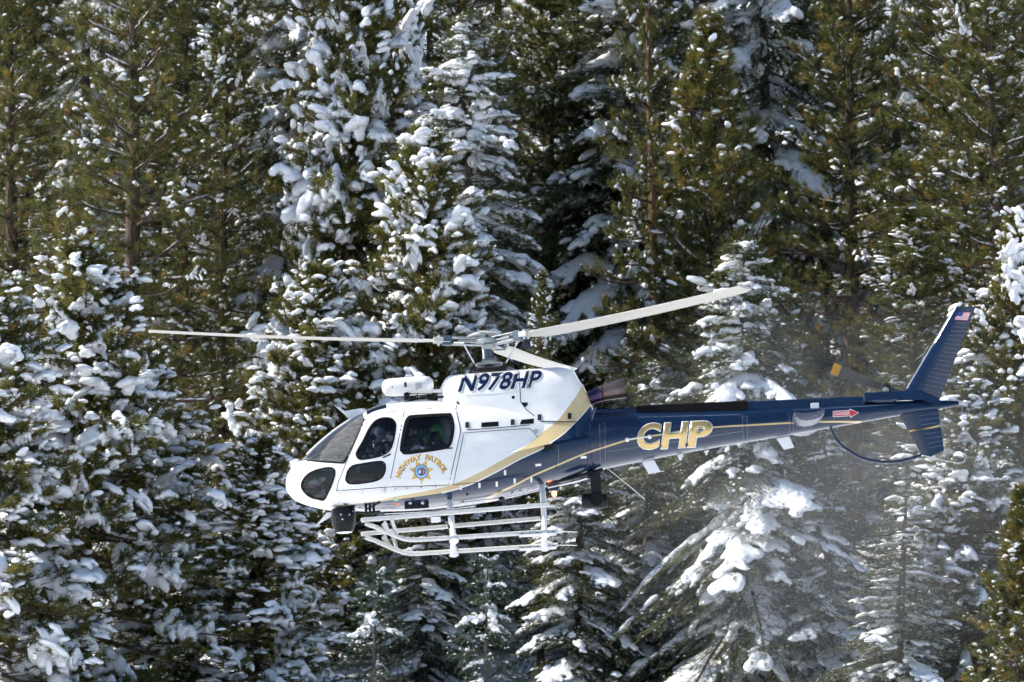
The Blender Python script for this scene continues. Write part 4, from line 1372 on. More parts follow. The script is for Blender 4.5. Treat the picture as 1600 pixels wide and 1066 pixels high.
# ------------------------------------------------------------------ exhaust
ex = [HP(918, 624, 0), HP(930, 619, 0), HP(941, 614.5, 0), HP(958, 610.5, 0), HP(976, 607, 0)]
rad = [.10, .115, .125, .145, .155]
mex, n, l, p = new_mat('heat_tinted_steel')
tc = n.new('ShaderNodeTexCoord'); sx = n.new('ShaderNodeSeparateXYZ'); l.new(tc.outputs['Object'], sx.inputs[0])
nz = n.new('ShaderNodeTexNoise'); nz.inputs['Scale'].default_value = 5; l.new(tc.outputs['Object'], nz.inputs['Vector'])
ad = n.new('ShaderNodeMath'); ad.operation = 'MULTIPLY_ADD'; ad.inputs[1].default_value = .35; l.new(nz.outputs['Fac'], ad.inputs[0])
mr = n.new('ShaderNodeMapRange'); mr.inputs['From Min'].default_value = ex[0].x; mr.inputs['From Max'].default_value = ex[-1].x; mr.inputs['To Min'].default_value = -.15; mr.inputs['To Max'].default_value = .8
l.new(sx.outputs['X'], mr.inputs['Value']); l.new(mr.outputs['Result'], ad.inputs[2])
cr = n.new('ShaderNodeValToRGB'); e = cr.color_ramp.elements
e[0].position = 0; e[0].color = (.04, .03, .07, 1); e[1].position = 1; e[1].color = (.10, .06, .05, 1)
for q, c in ((.28, (.06, .035, .11, 1)), (.42, (.15, .10, .08, 1)), (.7, (.13, .12, .13, 1))): e.new(q).color = c
l.new(ad.outputs[0], cr.inputs['Fac']); l.new(cr.outputs['Color'], p.inputs['Base Color']); p.inputs['Metallic'].default_value = .85; p.inputs['Roughness'].default_value = .38
pipe = MB().tube(ex, rad, 24, cap=False).tube(ex[::-1], [r - .012 for r in rad[::-1]], 24, cap=False).build('exhaust_pipe', mex, heli, smooth=True)
MB().tube([ex[2] + Vector((-.01, 0, 0)), ex[2] + Vector((.015, 0, 0))], .133, 24).build('exhaust_flange', M_GREY, pipe)
MB().tube([ex[-1] + Vector((-.03, 0, .003)), ex[-1] + Vector((-.002, 0, .004))], .160, 24, cap=False).build('exhaust_rim', mex, pipe, smooth=True)
MB().tube([HP(931, 637, -.3), HP(922, 664, -.42)], .009, 6).build('cowling_stay', M_SILVER, heli)

# rows of rivets along frames and panel edges
rv = MB()
def rivets(pix, surf, gap=3.2, r=.0062):
    L = 0; pp = []
    for a, b in zip(pix[:-1], pix[1:]):
        d = math.hypot(b[0] - a[0], b[1] - a[1]); k = max(1, int(d / gap))
        pp += [(a[0] + (b[0] - a[0]) * i / k, a[1] + (b[1] - a[1]) * i / k) for i in range(k)]
    pp = np.array(pp)
    for p in HSv(pp[:, 0], pp[:, 1], surf):
        vs = [(p[0] + r * math.cos(k * math.pi / 3), p[1] - .003, p[2] + r * math.sin(k * math.pi / 3)) for k in range(6)] + [(p[0], p[1] - .006, p[2])]
        rv.add(vs, [[k, (k + 1) % 6, 6] for k in range(6)])
for ln in ([(476, 716.5), (505, 719), (533, 721)], [(541, 722), (556, 691), (573, 655)], [(529, 771), (607, 765)], [(612, 765), (704, 762)], [(729, 682), (713, 757)], [(727, 681), (826, 674)],
           [(937, 664), (938, 730)], [(945, 662), (946, 729)], [(1160, 651), (1161, 688)], [(1167, 651), (1168, 687)], [(1233, 648), (1234, 677)], [(1239, 660), (1240, 676)],
           [(873, 697), (872, 733)], [(914, 703), (916, 740)], [(950, 706), (1058, 690), (1160, 674)], [(1000, 652), (1160, 648)], [(1240, 641), (1400, 632)]):
    rivets(ln, S_HULL)
for ln in ([(815, 577), (817, 626)], [(806.5, 578), (808, 626)], [(730, 621), (805, 615.5)], [(735, 676), (825, 667)], [(715, 590), (800, 583)], [(820, 581), (890, 576)]):
    rivets(ln, S_BODY)
o = rv.build('rivets', M_LETTERGREY, fuselage); o['kind'] = 'stuff'

# ------------------------------------------------------------------ main rotor
hub = HP(764, 534.5, 0)
def solve_tip(u, v, near_side, Rr=5.345):
    best = None
    for y in np.arange(-5.6, 5.61, .02):
        if (y < 0) != near_side: continue
        p = HP(u, v, float(y)); e = abs((p - hub).length - Rr)
        if best is None or e < best[0]: best = (e, p)
    return best[1]
tips = [solve_tip(232, 517.5, True), solve_tip(1163, 449, True), None]
# third blade: a third of a turn on from the other two, pointing away behind the cowling
a1 = math.atan2(tips[0].y, tips[0].x - hub.x); a2 = math.atan2(tips[1].y, tips[1].x - hub.x)
tips[2] = HP(893, 577, 5.1)
axis = Vector((0, 0, 1))
for i, tp in enumerate(tips):
    d = (tp - hub).normalized()
    lead = Vector((d.y, -d.x, 0)).normalized()       # turning clockwise seen from above
    pit = [R(16), R(15), R(9)][i]
    Ltot = (tp - hub).length
    prof = [(0, 0), (.04, .55), (.15, .95), (.32, 1), (.6, .7), (1, .06)]
    V, F = [], []
    ns = 26
    for k in range(ns + 1):
        s = .62 + (Ltot - .62) * k / ns
        tw = pit - R(7) * k / ns
        ch = .35 if s > 1.25 else .16 + .19 * sstep(.62, 1.25, s)
        up = d.cross(lead).normalized()
        if up.z < 0: up = -up
        cv = (lead * math.cos(tw) + up * math.sin(tw))
        nv = (up * math.cos(tw) - lead * math.sin(tw))
        bow = up * (-.03 * math.sin(math.pi * (s - .62) / (Ltot - .62)))
        c0 = hub + d * s + bow + cv * ch * .3
        if k == ns: ch *= .8
        t = .042
        V += [c0 - cv * ch * c + nv * t / 2 * h for c, h in prof] + [c0 - cv * ch * c - nv * t / 2 * h for c, h in prof[::-1][:-1]]
    m = len(V) // (ns + 1)
    for k in range(ns):
        for j in range(m):
            F.append([k * m + j, k * m + (j + 1) % m, (k + 1) * m + (j + 1) % m, (k + 1) * m + j])
    F += [list(range(m))[::-1], [ns * m + j for j in range(m)]]
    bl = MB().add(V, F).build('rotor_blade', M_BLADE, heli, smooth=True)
    # blade root: two sleeve plates, blue-grey bearing block, pins
    up = Vector((0, 0, 1)) - d * d.z; up.normalize()
    rm = Matrix((d, lead, d.cross(lead))).transposed()
    for sg in (.055, -.055):
        MB().box(hub + d * .42 + up * sg, (.62, .15, .022), rm).build('sleeve_plate', M_STEEL, bl, bevel=.006)
    MB().box(hub + d * .66, (.15, .17, .15), rm).build('bearing_block', M_DKBLUE, bl, bevel=.012)
    for q in (-.045, .045):
        MB().tube([hub + d * .79 + lead * q + up * .075, hub + d * .79 + lead * q - up * .075], .02, 8).build('blade_pin', M_SILVER, bl)
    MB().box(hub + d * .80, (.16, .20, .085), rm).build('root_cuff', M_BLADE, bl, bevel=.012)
    MB().tube([hub + d * .55 - lead * .12 - up * .05, hub + d * .40 - lead * .22 - up * .06], .018, 8).build('pitch_horn', M_STEEL, bl)
    foot = HP(764, 570, 0) + (d * .24 - lead * .14)
    MB().tube([hub + d * .42 - lead * .21 - up * .05, foot], .014, 8).build('pitch_link', M_SILVER, bl)
star = MB()
for tp in tips:
    d = (tp - hub).normalized(); lead = Vector((d.y, -d.x, 0)).normalized(); rm = Matrix((d, lead, d.cross(lead))).transposed()
    star.box(hub + d * .24, (.5, .13, .03), rm)
star.lathe([(.02, .12), (.08, .11), (.13, .06), (.20, .045), (.22, .02), (.22, -.03), (.13, -.05), (.1, -.12)], hub, (0, 0, 1), 24)
star.build('rotor_hub', M_STEEL, heli, smooth=True)
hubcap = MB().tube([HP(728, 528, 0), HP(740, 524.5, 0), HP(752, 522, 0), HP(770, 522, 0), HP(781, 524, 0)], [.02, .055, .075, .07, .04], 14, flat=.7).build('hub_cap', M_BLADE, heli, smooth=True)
MB().box(HP(754, 525, -.1), (.10, .12, .11)).build('vibration_absorber', M_STEEL, hubcap, bevel=.01)
MB().lathe([(.075, 0), (.06, .1), (.055, .42)], HP(764, 577, 0), (0, 0, 1), 16).build('rotor_mast', M_DKBLUE, heli, smooth=True)
MB().lathe([(.12, -.03), (.21, -.022), (.22, .0), (.20, .02), (.12, .04), (.08, .09)], HP(764, 569, 0), (0, 0, 1), 28).build('swashplate', M_STEEL, heli, smooth=True)
MB().lathe([(.27, 0), (.28, .02), (.20, .04)], HP(764, 579, 0), (0, 0, 1), 28).build('mast_boot', M_GREY, heli, smooth=True)
MB().tube([HP(810.5, 575, -.2), HP(810, 567, -.2)], .008, 6).build('cowling_pin', M_BLACK, heli)

# ------------------------------------------------------------------ landing gear with long boarding steps
for sy in (-1, 1):
    off = 0 if sy < 0 else 21.5
    y = 1.06 * sy
    sk = [(571, 818), (585, 823), (600, 829.5), (618, 837.5), (630, 842), (640, 843.7), (655, 843.5), (720, 839.5), (814, 833.5), (872, 830)]
    pts = [HP(u, v + off * (1 + .00), y) for u, v in sk]
    skid = MB().tube(pts, .036, 12).build('skid', M_SKIDWHITE, heli, smooth=True)
    e0, e1 = HP(871, 830.5 + off, y), HP(902, 831.5 + off * .97, y)
    MB().tube([e0, e1], [.022, .014], 6, flat=.5).build('skid_spring', M_SKIDWHITE, skid)
    w0, w1 = HP(811, 834.5 + off, y), HP(869, 831.5 + off, y)
    MB().tube([w0 + Vector((0, 0, -.012)), w1 + Vector((0, 0, -.012))], .042, 12).build('wear_shoe', M_SILVER, skid, smooth=True)
    for k in range(5):
        c = w0.lerp(w1, .08 + .21 * k)
        MB().tube([c + Vector((0, -.045, 0)), c + Vector((0, -.052, 0))], .011, 8).build('bolt', M_BLACK, skid)
    # step: flat bar carried above the skid
    ys = y + .10 * sy
    s0, s1 = HP(564, 813 + off, ys), HP(859, 788.5 + off * .95, ys)
    dv = (s1 - s0).normalized()
    rm = Matrix((dv, Vector((0, 1, 0)), dv.cross(Vector((0, 1, 0))))).transposed()
    step = MB().box((s0 + s1) / 2, ((s1 - s0).length, .16, .058), rm).build('boarding_step', M_SKIDWHITE, heli, bevel=.012)
    MB().box((s0 + s1) / 2 + Vector((0, 0, .033)), ((s1 - s0).length * .92, .13, .006), rm).build('grip_tape', M_GREY, step)
    g = [HP(566, 815 + off, ys), HP(602, 812 + off, ys), HP(608, 826 + off, ys), HP(618, 836 + off, y), HP(604, 831 + off, y), HP(596, 820 + off, ys), HP(586, 820 + off, ys), HP(588, 825 + off, y)]
    MB().prism([Vector((p.x, 0, p.z)) for p in (g[1], g[2], g[3], g[4], g[5])], (0, y - .02 + .05 * sy, 0), (0, y + .02 + .05 * sy, 0)).build('gusset', M_SKIDWHITE, step)
    MB().prism([Vector((p.x, 0, p.z)) for p in (g[0], g[6], g[7])], (0, y - .02 + .05 * sy, 0), (0, y + .02 + .05 * sy, 0)).build('gusset', M_SKIDWHITE, step)
    MB().tube([HP(612, 812 + off, ys), HP(620, 836 + off, y)], .035, 8, flat=.5).build('gusset', M_SKIDWHITE, step)
    # cross-tube legs
    for top, mid, bot in (((702, 776, .42), (704, 792, .72), (709, 842, 1.05)), ((847, 757, .36), (849, 775, .70), (851, 833, 1.05))):
        o2 = off
        up_y = top[2] * sy
        # the far leg starts as far up the belly as the near one
        p0 = HP(top[0], top[1] + (0 if sy < 0 else 12), up_y); p1 = HP(mid[0], mid[1] + o2 * .75, mid[2] * sy); p2 = HP(bot[0], bot[1] + o2, bot[2] * sy)
        leg = MB().tube([p0, p1, p1.lerp(p2, .5), p2], [.042, .042, .040, .040], 12).build('cross_tube_leg', M_WHITE, heli, smooth=True)
        MB().lathe([(.075, -.05), (.06, .0), (.047, .10)], p2, (p1 - p2).normalized(), 12).build('saddle', M_WHITE, leg, smooth=True)
        q = p1.lerp(p2, .25)
        MB().lathe([(.052, -.022), (.058, -.02), (.058, .02), (.052, .022)], q, (p2 - p1).normalized(), 12).build('clamp', M_BLACK, leg)
        MB().tube([p0 + Vector((-.09, 0, .02)), p0 + Vector((0, -.02 * sy, .05)), p0 + Vector((.10, 0, .02))], .035, 8).build('belly_fitting', M_BLACK, leg)
MB().box(HP(681, 812, -1.12), (.15, .05, .085)).build('step_box', M_WHITE, heli, bevel=.01)
MB().prism([HP(631, 800, -1.0), HP(634, 816, -1.0), HP(638, 811, -1.0), HP(634.5, 812, -1.0)], (0, -.008, 0), (0, .008, 0)).build('step_hook', M_WHITE, heli)

# ------------------------------------------------------------------ belly equipment
box0 = HP(651, 787, -.5)
lb = MB().box(box0, (.38, .10, .155)).build('landing_light_box', M_GREY, heli, bevel=.01)
for u in (641, 660.5):
    c = HP(u, 787, -.552)
    MB().box(c, (.165, .012, .125)).build('lamp_well', M_BLACK, lb)
    MB().lathe([(.018, 0), (.026, -.012), (.012, -.018)], c + Vector((0, -.006, .01)), (0, 1, 0), 14).build('lens', M_SILVER, lb)
patch('placard', [(615.5, 780.5), (623, 779.5), (623, 782.5), (615.5, 783.5)], S_HULL, mat_plain('placard_green', (.25, .5, .35), .5), fuselage)
patch('placard', circ(619.5, 788, 4.6, 12, 2.2), S_HULL, mat_plain('placard_orange', (.7, .2, .09), .5), fuselage, per=1)
cc = MB()
for k in range(3):
    p = HP(572 + 6 * k, 796 - k * .6, -.45)
    cc.box(p, (.04, .10, .10))
cc.tube([HP(556, 800.5, -.4), HP(575, 801.5, -.45), HP(594, 799, -.45)], .018, 8)
cc.tube([HP(572, 796, -.5), HP(585, 790, -.55), HP(594, 785, -.62), HP(592, 783, -.64)], .012, 8)
cc.build('cable_bracket', M_BLACK, heli)
rail = MB()
rail.tube([HP(600, 803, -.3), HP(680, 799, -.3), HP(740, 791, -.3)], .012, 6)
rail.tube([HP(720, 786, -.4), HP(790, 778, -.4), HP(845, 766, -.4)], .012, 6)
rail.build('belly_rail', M_SILVER, heli)
for u, v in ((757, 776), (784, 783)):
    MB().lathe([(.02, 0), (.05, .02), (.05, .05), (.015, .07)], HP(u, v, -.45), (0, 0, 1), 12).build('cable_drum', M_BLACK, heli)
for u, v in ((801, 771), (813, 767), (825, 763)):
    MB().box(HP(u, v, -.35), (.05, .04, .055)).build('belly_step', M_WHITE, heli, bevel=.006)

# camera ball under the nose
cb = HP(537, 813, -.30)
turret = MB().lathe([(.05, -.200), (.125, -.19), (.165, -.13), (.188, -.03), (.190, .10), (.186, .165), (.17, .185), (.05, .19)], cb, (0, 0, 1), 28).build('camera_turret', M_BLACK, heli, smooth=True)
MB().tube([HP(535, 797, -.3), HP(535, 784, -.3)], .05, 12).build('turret_neck', M_BLACK, turret)
MB().box(HP(535.5, 785, -.32), (.15, .14, .075)).build('turret_mount', M_BLACK, turret, bevel=.015)
MB().lathe([(.02, -.208), (.10, -.203), (.13, -.192)], cb, (0, 0, 1), 24).build('turret_bottom_reflection', M_WHITE, turret, smooth=True)  # white disc painting in the bright reflection on the turret's underside
MB().box(cb + Vector((-.08, -.165, .0)), (.10, .06, .10)).build('lens_window', M_GREY, turret, bevel=.02)
for u, v in ((533, 806), (546, 806), (535.5, 813.5), (551.5, 800)):
    p = HP(u, v, -.30); dx = p.x - cb.x
    yy = -.30 - math.sqrt(max(.186 ** 2 - dx * dx, 0))
    MB().lathe([(.012, 0), (.012, .008)], (p.x, yy + .003, p.z), (0, -1, 0), 8).build('bolt', M_WHITE, turret)
# searchlight on its beam under the boom root
arm_top = HP(931, 738, -.15)
sl = MB().tube([HP(909, 783, -.20), HP(913, 783, -.20), HP(940, 783, -.20), HP(949, 782, -.20)], [.095, .125, .125, .10], 22).build('searchlight', M_BLACK, heli, smooth=True)
MB().lathe([(.03, .0), (.110, .0), (.116, -.02), (.10, -.05), (.03, -.055)], HP(932, 781, -.31), (0, 1, 0), 24).build('pivot_disc', M_RUBBER, sl, smooth=True)
MB().prism([HP(922, 742, -.3), HP(938, 740, -.3), HP(941, 779, -.3), HP(924, 780, -.3)], (0, 0, 0), (0, .06, 0)).build('yoke', M_BLACK, sl, bevel=.008)
MB().tube([HP(928, 738, -.2), HP(928, 748, -.2)], .10, 14).build('slip_ring', M_BLACK, sl)
MB().tube([HP(852, 757, -.25), HP(890, 748, -.25), HP(942, 734, -.22)], .03, 8).build('searchlight_beam', M_BLACK, heli)
MB().tube([HP(856, 762, -.15), HP(900, 752, -.15), HP(942, 740, -.15)], .022, 8).build('searchlight_beam', M_SILVER, heli)
MB().tube([HP(938, 741, -.2), HP(944, 744, -.2), HP(945, 750, -.2), HP(940, 753, -.2)], .012, 6).build('cable_loop', M_BLACK, heli)
bc = MB().prism([HP(855, 759, -.1), HP(877, 755, -.1), HP(872, 768, -.1), HP(858, 768, -.1)], (0, -.06, 0), (0, .06, 0)).build('beacon_housing', M_NAVY, heli, bevel=.01)
MB().lathe([(.028, .035), (.04, .0), (.035, -.03), (.012, -.045)], HP(866, 771.5, -.12), (0, 0, 1), 14).build('beacon_lamp', M_LAMP, bc, smooth=True)

# aerials and wire cutters
def fin_plate(name, pix, y, th=.012, mat=M_WHITE, parent=heli):
    return MB().prism([HP(u, v, y) for u, v in pix], (0, -th, 0), (0, th, 0)).build(name, mat, parent, bevel=.003)
fin_plate('wire_cutter', [(492, 823), (511, 801), (518, 801), (517, 807)], 0, .018)
fin_plate('wire_cutter', [(521, 632), (539, 642.5), (566, 638), (572, 643), (545, 654)], 0, .018)
fin_plate('blade_aerial', [(1003, 722.5), (1022, 719), (1032, 737), (1013, 740)], 0)
MB().tube([HP(1012, 740.5), HP(1037.5, 736)], .006, 5).build('aerial_edge', M_WHITE, heli)
fin_plate('blade_aerial', [(1058, 711.5), (1067, 709.5), (1065, 719), (1062, 720)], 0)
fin_plate('blade_aerial', [(1100, 705), (1108, 703), (1105, 711), (1103, 711.5)], 0)
fin_plate('blade_aerial', [(1213, 685.5), (1233, 682), (1241, 699), (1225, 703)], 0)
fin_plate('blade_aerial', [(601, 634), (613, 625), (622, 628), (610, 631)], 0)
MB().tube([HP(949, 732), HP(985, 761), HP(1008, 781)], .007, 5).build('whip_aerial', M_WHITE, heli)
MB().tube([HP(1105, 710), HP(1122, 729), HP(1140, 752)], .0035, 5).build('whip_aerial', M_BLACK, heli)
MB().tube([HP(1182, 690), HP(1200, 707), HP(1222, 726)], .0035, 5).build('whip_aerial', M_LETTERGREY, heli)
h0, h1 = HS(980, 687.5, S_HULL), HS(1015, 683, S_HULL)
hb = MB().tube([h0 + Vector((0, -.05, 0)), h1 + Vector((0, -.05, 0))], .010, 6).build('tie_down_rod', M_WHITE, tail_boom)
for q in (h0, h1):
    MB().lathe([(.012, -.05), (.032, -.03), (.036, 0), (.032, .03), (.012, .05)], q + Vector((0, -.03, 0)), (0, 1, 0), 12).build('rod_knob', M_WHITE, hb, smooth=True)

# roof: hoist pod, rails, hose
pod_pts = [HP(u, v, .35) for u, v in ((597, 607), (598.5, 606.8), (602, 606.3), (608, 605.8), (640, 603.6), (664, 602), (672, 601.5), (676, 601.3), (677.5, 601.2))]
pod = MB().tube(pod_pts, [.045, .085, .122, .142, .150, .150, .13, .08, .03], 24).build('roof_pod', M_WHITE, heli, smooth=True)
for u, v, w_, h_, mt in ((633.5, 599, .035, .075, M_GREY), (654, 600.5, .10, .085, M_LETTERGREY), (613, 603, .02, .02, M_BLACK), (641, 613, .022, .022, M_BLACK), (651, 606.5, .015, .015, M_BLACK), (654.5, 604.5, .012, .012, M_BLACK)):
    MB().box(HP(u, v + 2.1, .198), (w_, .012, h_)).build('pod_marking', mt, pod)
MB().tube([HP(636, 612, .3), HP(636, 628, .2)], .042, 12).build('pod_mount', M_GREY, pod)
MB().tube([HP(667, 611, .3), HP(690, 611, .3)], .03, 10).build('pod_mount', M_WHITE, pod)
rr_ = MB()
rr_.tube([HP(637, 616, -.2), HP(680, 615, -.3), HP(704, 613.5, -.35)], .006, 5)
for u in (652.5, 678, 702):
    rr_.tube([HP(u, 614.5, -.28), HP(u, 628, -.28)], .009, 6)
rr_.tube([HP(636, 627, -.3), HP(636, 634, -.3)], .01, 6)
rr_.build('roof_rail', M_GREY, heli)
MB().tube([HP(640, 625, -.25), HP(652, 623, -.3), HP(680, 621, -.34), HP(702, 619.5, -.38), HP(711, 622, -.42), HP(716, 631, -.52)], .018, 8).build('roof_hose', M_BLACK, heli, smooth=True)
MB().box(HP(635.5, 620, -.1), (.085, .1, .11)).build('roof_bracket', M_BLACK, heli, bevel=.012)

# ------------------------------------------------------------------ lettering and emblems
def text_xy(body, bold=0.0, shear=0.0, space=1.0):
    c = bpy.data.curves.new('lettering', 'FONT'); c.body = body; c.size = 1.0; c.offset = bold; c.shear = shear; c.space_character = space
    c.resolution_u = 4
    o = bpy.data.objects.new('lettering', c); COL.objects.link(o)
    me = bpy.data.meshes.new_from_object(o.evaluated_get(bpy.context.evaluated_depsgraph_get()))
    bpy.data.objects.remove(o); bpy.data.curves.remove(c)
    bm = bmesh.new(); bm.from_mesh(me); bpy.data.meshes.remove(me)
    return bm

def text_on(name, body, warp, surf, mat, parent, lift, bold=.0, shear=.0, cut=.12, space=1.0, keep=None):
    """letters bent onto a surface; warp maps text coordinates (0..1 wide, cap height 0..1) to photo pixels"""
    bm = text_xy(body, bold, shear, space)
    for _ in range(2):
        es = [e for e in bm.edges if e.calc_length() > cut]
        if es: bmesh.ops.subdivide_edges(bm, edges=es, cuts=1, use_grid_fill=False)
        bmesh.ops.triangulate(bm, faces=bm.faces)
    X = [v.co.x for v in bm.verts]; Y = [v.co.y for v in bm.verts]
    x0, x1 = keep or (min(X), max(X)); cap = .7
    UV = np.array([warp((v.co.x - x0) / (x1 - x0), v.co.y / cap) for v in bm.verts])
    for v, p in zip(bm.verts, HSv(UV[:, 0], UV[:, 1], surf)):
        v.co = (p[0], p[1] - lift, p[2])
    me = bpy.data.meshes.new(name); bm.to_mesh(me); bm.free()
    o = obj(name, me, mat, parent)
    sd = o.modifiers.new('thickness', 'SOLIDIFY'); sd.thickness = .002; sd.offset = 0
    return o, (x0, x1)

def line_warp(u0, v0, u1, v1, capx, capy, dx=0, dy=0):
    return lambda s, t: (u0 + (u1 - u0) * s + capx * t + dx, v0 + (v1 - v0) * s + capy * t + dy)
# registration on the cowling: navy with a grey drop line
wn_ = dict(bold=.028, shear=.0, space=1.02)
for dx, dy, mt, lf, bd, nm in ((2.2, 1.6, M_LETTERGREY, .003, .036, 'lettering_outline'), (1.2, .9, M_WHITE, .005, .034, 'lettering_outline'), (0, 0, mat_plain('letter_navy', (.004, .012, .05), rough=.35, spec=.25), .008, .031, 'registration_lettering')):
    text_on(nm, 'N978HP', line_warp(715.5, 611.5, 841, 604.5, 7.5, -25.5, dx, dy), S_BODY, mt, cowling, lf, bold=bd, space=1.02)
# large lettering on the boom: gold with a white edge
for ch, wp in (('C', (993.8, 701.2, 1028.5, 699.4)), ('H', (1033.5, 699.8, 1070.5, 697.6)), ('P', (1074.6, 697.4, 1109, 695.6))):
    wpf = line_warp(*wp, 5.0, -37.5)
    _, kp = text_on('boom_lettering', ch, wpf, S_HULL, M_GOLDP, tail_boom, .010, bold=.034, cut=.07)
    text_on('lettering_outline', ch, wpf, S_HULL, M_WHITE, tail_boom, .005, bold=.052, cut=.07, keep=kp)
# arched lettering over the star
sc_u, sc_v = 658.5, 737.0
def arc_warp(r0, r1, a0, a1, du=0, dv=0):
    def f(s, t):
        a = math.radians(a0 + (a1 - a0) * s); r = r0 + (r1 - r0) * t
        return sc_u + du + r * math.sin(a), 752.5 + dv - r * math.cos(a) - .06 * r * math.sin(a)
    return f
for du, dv, mt, lf, nm in ((.9, .7, M_SHADOW, .006, 'lettering_shadow'), (0, 0, M_YELLOW, .009, 'arched_lettering')):
    text_on(nm, 'HIGHWAY', arc_warp(34.5, 42.5, -76, -2, du, dv), S_HULL, mt, doors['rear_door'], lf, bold=.03)
    text_on(nm, 'PATROL', arc_warp(34.5, 42.5, 8.5, 72, du, dv), S_HULL, mt, doors['rear_door'], lf, bold=.03)
star = []
for k in range(14):
    a = math.pi / 2 + math.pi * k / 7            # one point straight down
    r = 19.6 if k % 2 == 0 else 11.2
    star.append((sc_u + r * math.cos(a), sc_v + r * math.sin(a)))
patch('star_badge', star, S_HULL, M_YELLOW, doors['rear_door'], .007)
for r, mt, lf, nm in ((10.8, M_SEALDARK, .009, 'seal_edge'), (10.3, M_SEALBLUE, .011, 'seal_ring'), (9.0, M_SEALWHITE, .013, 'seal_band'), (7.0, M_SEALDARK, .015, 'seal_centre')):
    patch(nm, circ(sc_u, sc_v, r, 28), S_HULL, mt, doors['rear_door'], lf, 1)
text_on('seal_lettering', 'STATE OF CALIFORNIA', lambda s, t: (sc_u + (7.3 + 1.5 * t) * math.sin(R(-130 + 260 * s)), sc_v - (7.3 + 1.5 * t) * math.cos(R(-130 + 260 * s))), S_HULL, M_SEALBLUE, doors['rear_door'], .0165, bold=.01)
patch('seal_figure', [(sc_u + a, sc_v + b) for a, b in ((.5, 4.6), (4.6, 3), (5.8, -.5), (3.5, -3.2), (1.2, -1), (2, 2))], S_HULL, M_SEALORANGE, doors['rear_door'], .017)
patch('seal_figure', [(sc_u + a, sc_v + b) for a, b in ((-5.6, 1.2), (-3, -3.4), (-.6, -1.2), (-1, 2.6), (-3.4, 4))], S_HULL, M_SEALWHITE, doors['rear_door'], .017)
patch('seal_figure', [(sc_u + a, sc_v + b) for a, b in ((-4.6, -3.9), (0, -6.3), (4.4, -4.2), (0, -3.6))], S_HULL, M_SEALORANGE, doors['rear_door'], .017)
# danger arrow ahead of the tail rotor
arrow = [(1302, 643.5), (1328.5, 642), (1328.3, 640), (1341, 645), (1329.5, 651.5), (1329.3, 649.3), (1302.3, 651)]
patch('danger_arrow_edge', [(1301.2, 642.6), (1327.8, 641), (1327.6, 638.6), (1342.3, 645), (1328.6, 653), (1328.4, 650.3), (1301.4, 652)], S_HULL, M_WHITE, tail_boom, .004)
patch('danger_arrow', arrow, S_HULL, M_RED, tail_boom, .007)
text_on('danger_lettering', 'DANGER', line_warp(1304, 649.4, 1328, 648, .0, -4.4), S_HULL, M_WHITE, tail_boom, .0145, bold=.012)

# ------------------------------------------------------------------ cabin interior and crew
floor_z = HP(620, 787, -.5).z
MB().box(((HP(560, 775).x + HP(725, 775).x) / 2, 0, floor_z), (HP(725, 775).x - HP(560, 775).x, .74, .03)).build('cabin_floor', M_GREY, heli)
MB().box((HP(726, 700).x, 0, floor_z + .62), (.03, 1.4, 1.15)).build('rear_bulkhead', M_GREY, heli)
MB().box((HP(520, 745).x, 0, floor_z + .38), (.22, .75, .42)).build('instrument_panel', M_BLACK, heli, bevel=.03)
def seat(x, y):
    s = MB().box((x, y, floor_z + .30), (.46, .46, .12)).build('seat', M_SEAT, heli, bevel=.04)
    MB().box((x + .24, y, floor_z + .66), (.10, .46, .72), Matrix.Rotation(R(8), 3, 'Y')).build('backrest', M_SEAT, s, bevel=.04)
    MB().box((x + .30, y, floor_z + 1.08), (.08, .24, .16)).build('headrest', M_SEAT, s, bevel=.03)
RH = Matrix.Rotation(PITCH, 3, 'Y')
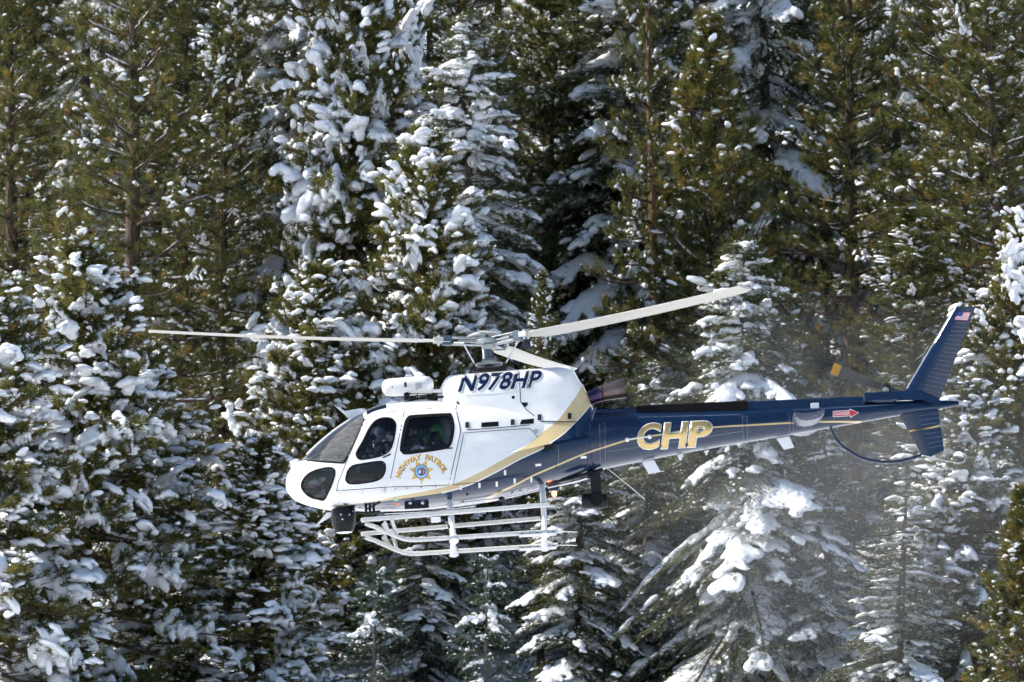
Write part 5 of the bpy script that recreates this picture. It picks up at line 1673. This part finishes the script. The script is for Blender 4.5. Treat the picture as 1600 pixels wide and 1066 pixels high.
def crew(x, y, helmet_mat, label, turn=0.0):
    """seated crew member: one skinned body, helmet, visor"""
    J = {'pel': (0, 0, .42), 'waist': (.04, 0, .60), 'chest': (.06, 0, .82), 'neck': (.04, 0, 1.02), 'head': (.02, 0, 1.14), 'crown': (.02, 0, 1.24),
         'hl': (0, -.10, .42), 'kl': (-.44, -.13, .46), 'al': (-.46, -.13, .06), 'tl': (-.62, -.14, .03), 'hr': (0, .10, .42), 'kr': (-.44, .13, .46), 'ar': (-.46, .13, .06), 'tr': (-.62, .14, .03),
         'sl': (.05, -.19, .93), 'el': (-.05, -.25, .66), 'wl': (-.29, -.17, .60), 'fl': (-.38, -.15, .60), 'sr': (.05, .19, .93), 'er': (-.05, .25, .66), 'wr': (-.29, .17, .60), 'fr': (-.38, .15, .60)}
    rad = {'pel': .15, 'waist': .13, 'chest': .15, 'neck': .058, 'head': .088, 'crown': .075, 'hl': .095, 'kl': .065, 'al': .045, 'tl': .035, 'hr': .095, 'kr': .065, 'ar': .045, 'tr': .035,
           'sl': .065, 'el': .048, 'wl': .034, 'fl': .03, 'sr': .065, 'er': .048, 'wr': .034, 'fr': .03}
    names = list(J); ix = {k: i for i, k in enumerate(names)}
    E = [('pel', 'waist'), ('waist', 'chest'), ('chest', 'neck'), ('neck', 'head'), ('head', 'crown')]
    for s in 'lr':
        E += [('pel', 'h' + s), ('h' + s, 'k' + s), ('k' + s, 'a' + s), ('a' + s, 't' + s), ('chest', 's' + s), ('s' + s, 'e' + s), ('e' + s, 'w' + s), ('w' + s, 'f' + s)]
    me = bpy.data.meshes.new('body'); me.from_pydata([J[k] for k in names], [(ix[a], ix[b]) for a, b in E], [])
    o = bpy.data.objects.new('body', me); COL.objects.link(o)
    o.modifiers.new('skin', 'SKIN'); sv = me.skin_vertices[0].data
    for k in names: sv[ix[k]].radius = (rad[k], rad[k]); sv[ix[k]].use_root = (k == 'pel')
    ss = o.modifiers.new('sub', 'SUBSURF'); ss.levels = 2; ss.render_levels = 2
    m2 = bpy.data.meshes.new_from_object(o.evaluated_get(bpy.context.evaluated_depsgraph_get()))
    bpy.data.objects.remove(o)
    m2.materials.clear()
    loc = HPOS + RH @ Vector((x, y, floor_z + .02))
    root = empty('person', loc, (0, PITCH, turn))
    root.scale = (.93, .93, .93)
    tag(root, label, 'person')
    m2.materials.append(M_SUIT); m2.materials.append(M_SKIN)
    m2.polygons.foreach_set('use_smooth', np.ones(len(m2.polygons), dtype=bool))
    for pg in m2.polygons:
        c = pg.center
        pg.material_index = 1 if c.z > 1.04 or c.x < -.31 and c.z > .55 and abs(c.y) < .22 and c.z > .56 and c.x > -.43 and abs(c.z - .6) < .05 else 0
    b = obj('body', m2, None, root)
    MB().lathe([(.118, -.05), (.138, .02), (.140, .08), (.118, .15), (.07, .19), (.01, .205)], (.035, 0, 1.12), (0, 0, 1), 20).build('helmet', helmet_mat, root, smooth=True)
    MB().lathe([(.118, -.045), (.128, -.03), (.131, .05), (.118, .055)], (.0, 0, 1.13), (-.25, 0, 1), 20).build('visor', M_BLACK, root, smooth=True)
    MB().tube([(-.09, -.06, 1.06), (-.12, 0, 1.05), (-.09, .06, 1.06)], .012, 6).build('boom_microphone', M_BLACK, root)
    return root
for (u, y, mt, lab, tn) in ((590, -.36, M_GREYHELMET, 'person in a patterned grey helmet seated behind the front door window', 0),
                            (683, -.30, M_GREENHELMET, 'person in a bright green helmet seated behind the rear door window', .5),
                            (668, .36, M_GREENHELMET, 'person in a green helmet on the far side of the rear cabin', -.4)):
    x = HP(u, 720, y).x
    seat(x + .04, y); crew(x, y, mt, lab, tn)
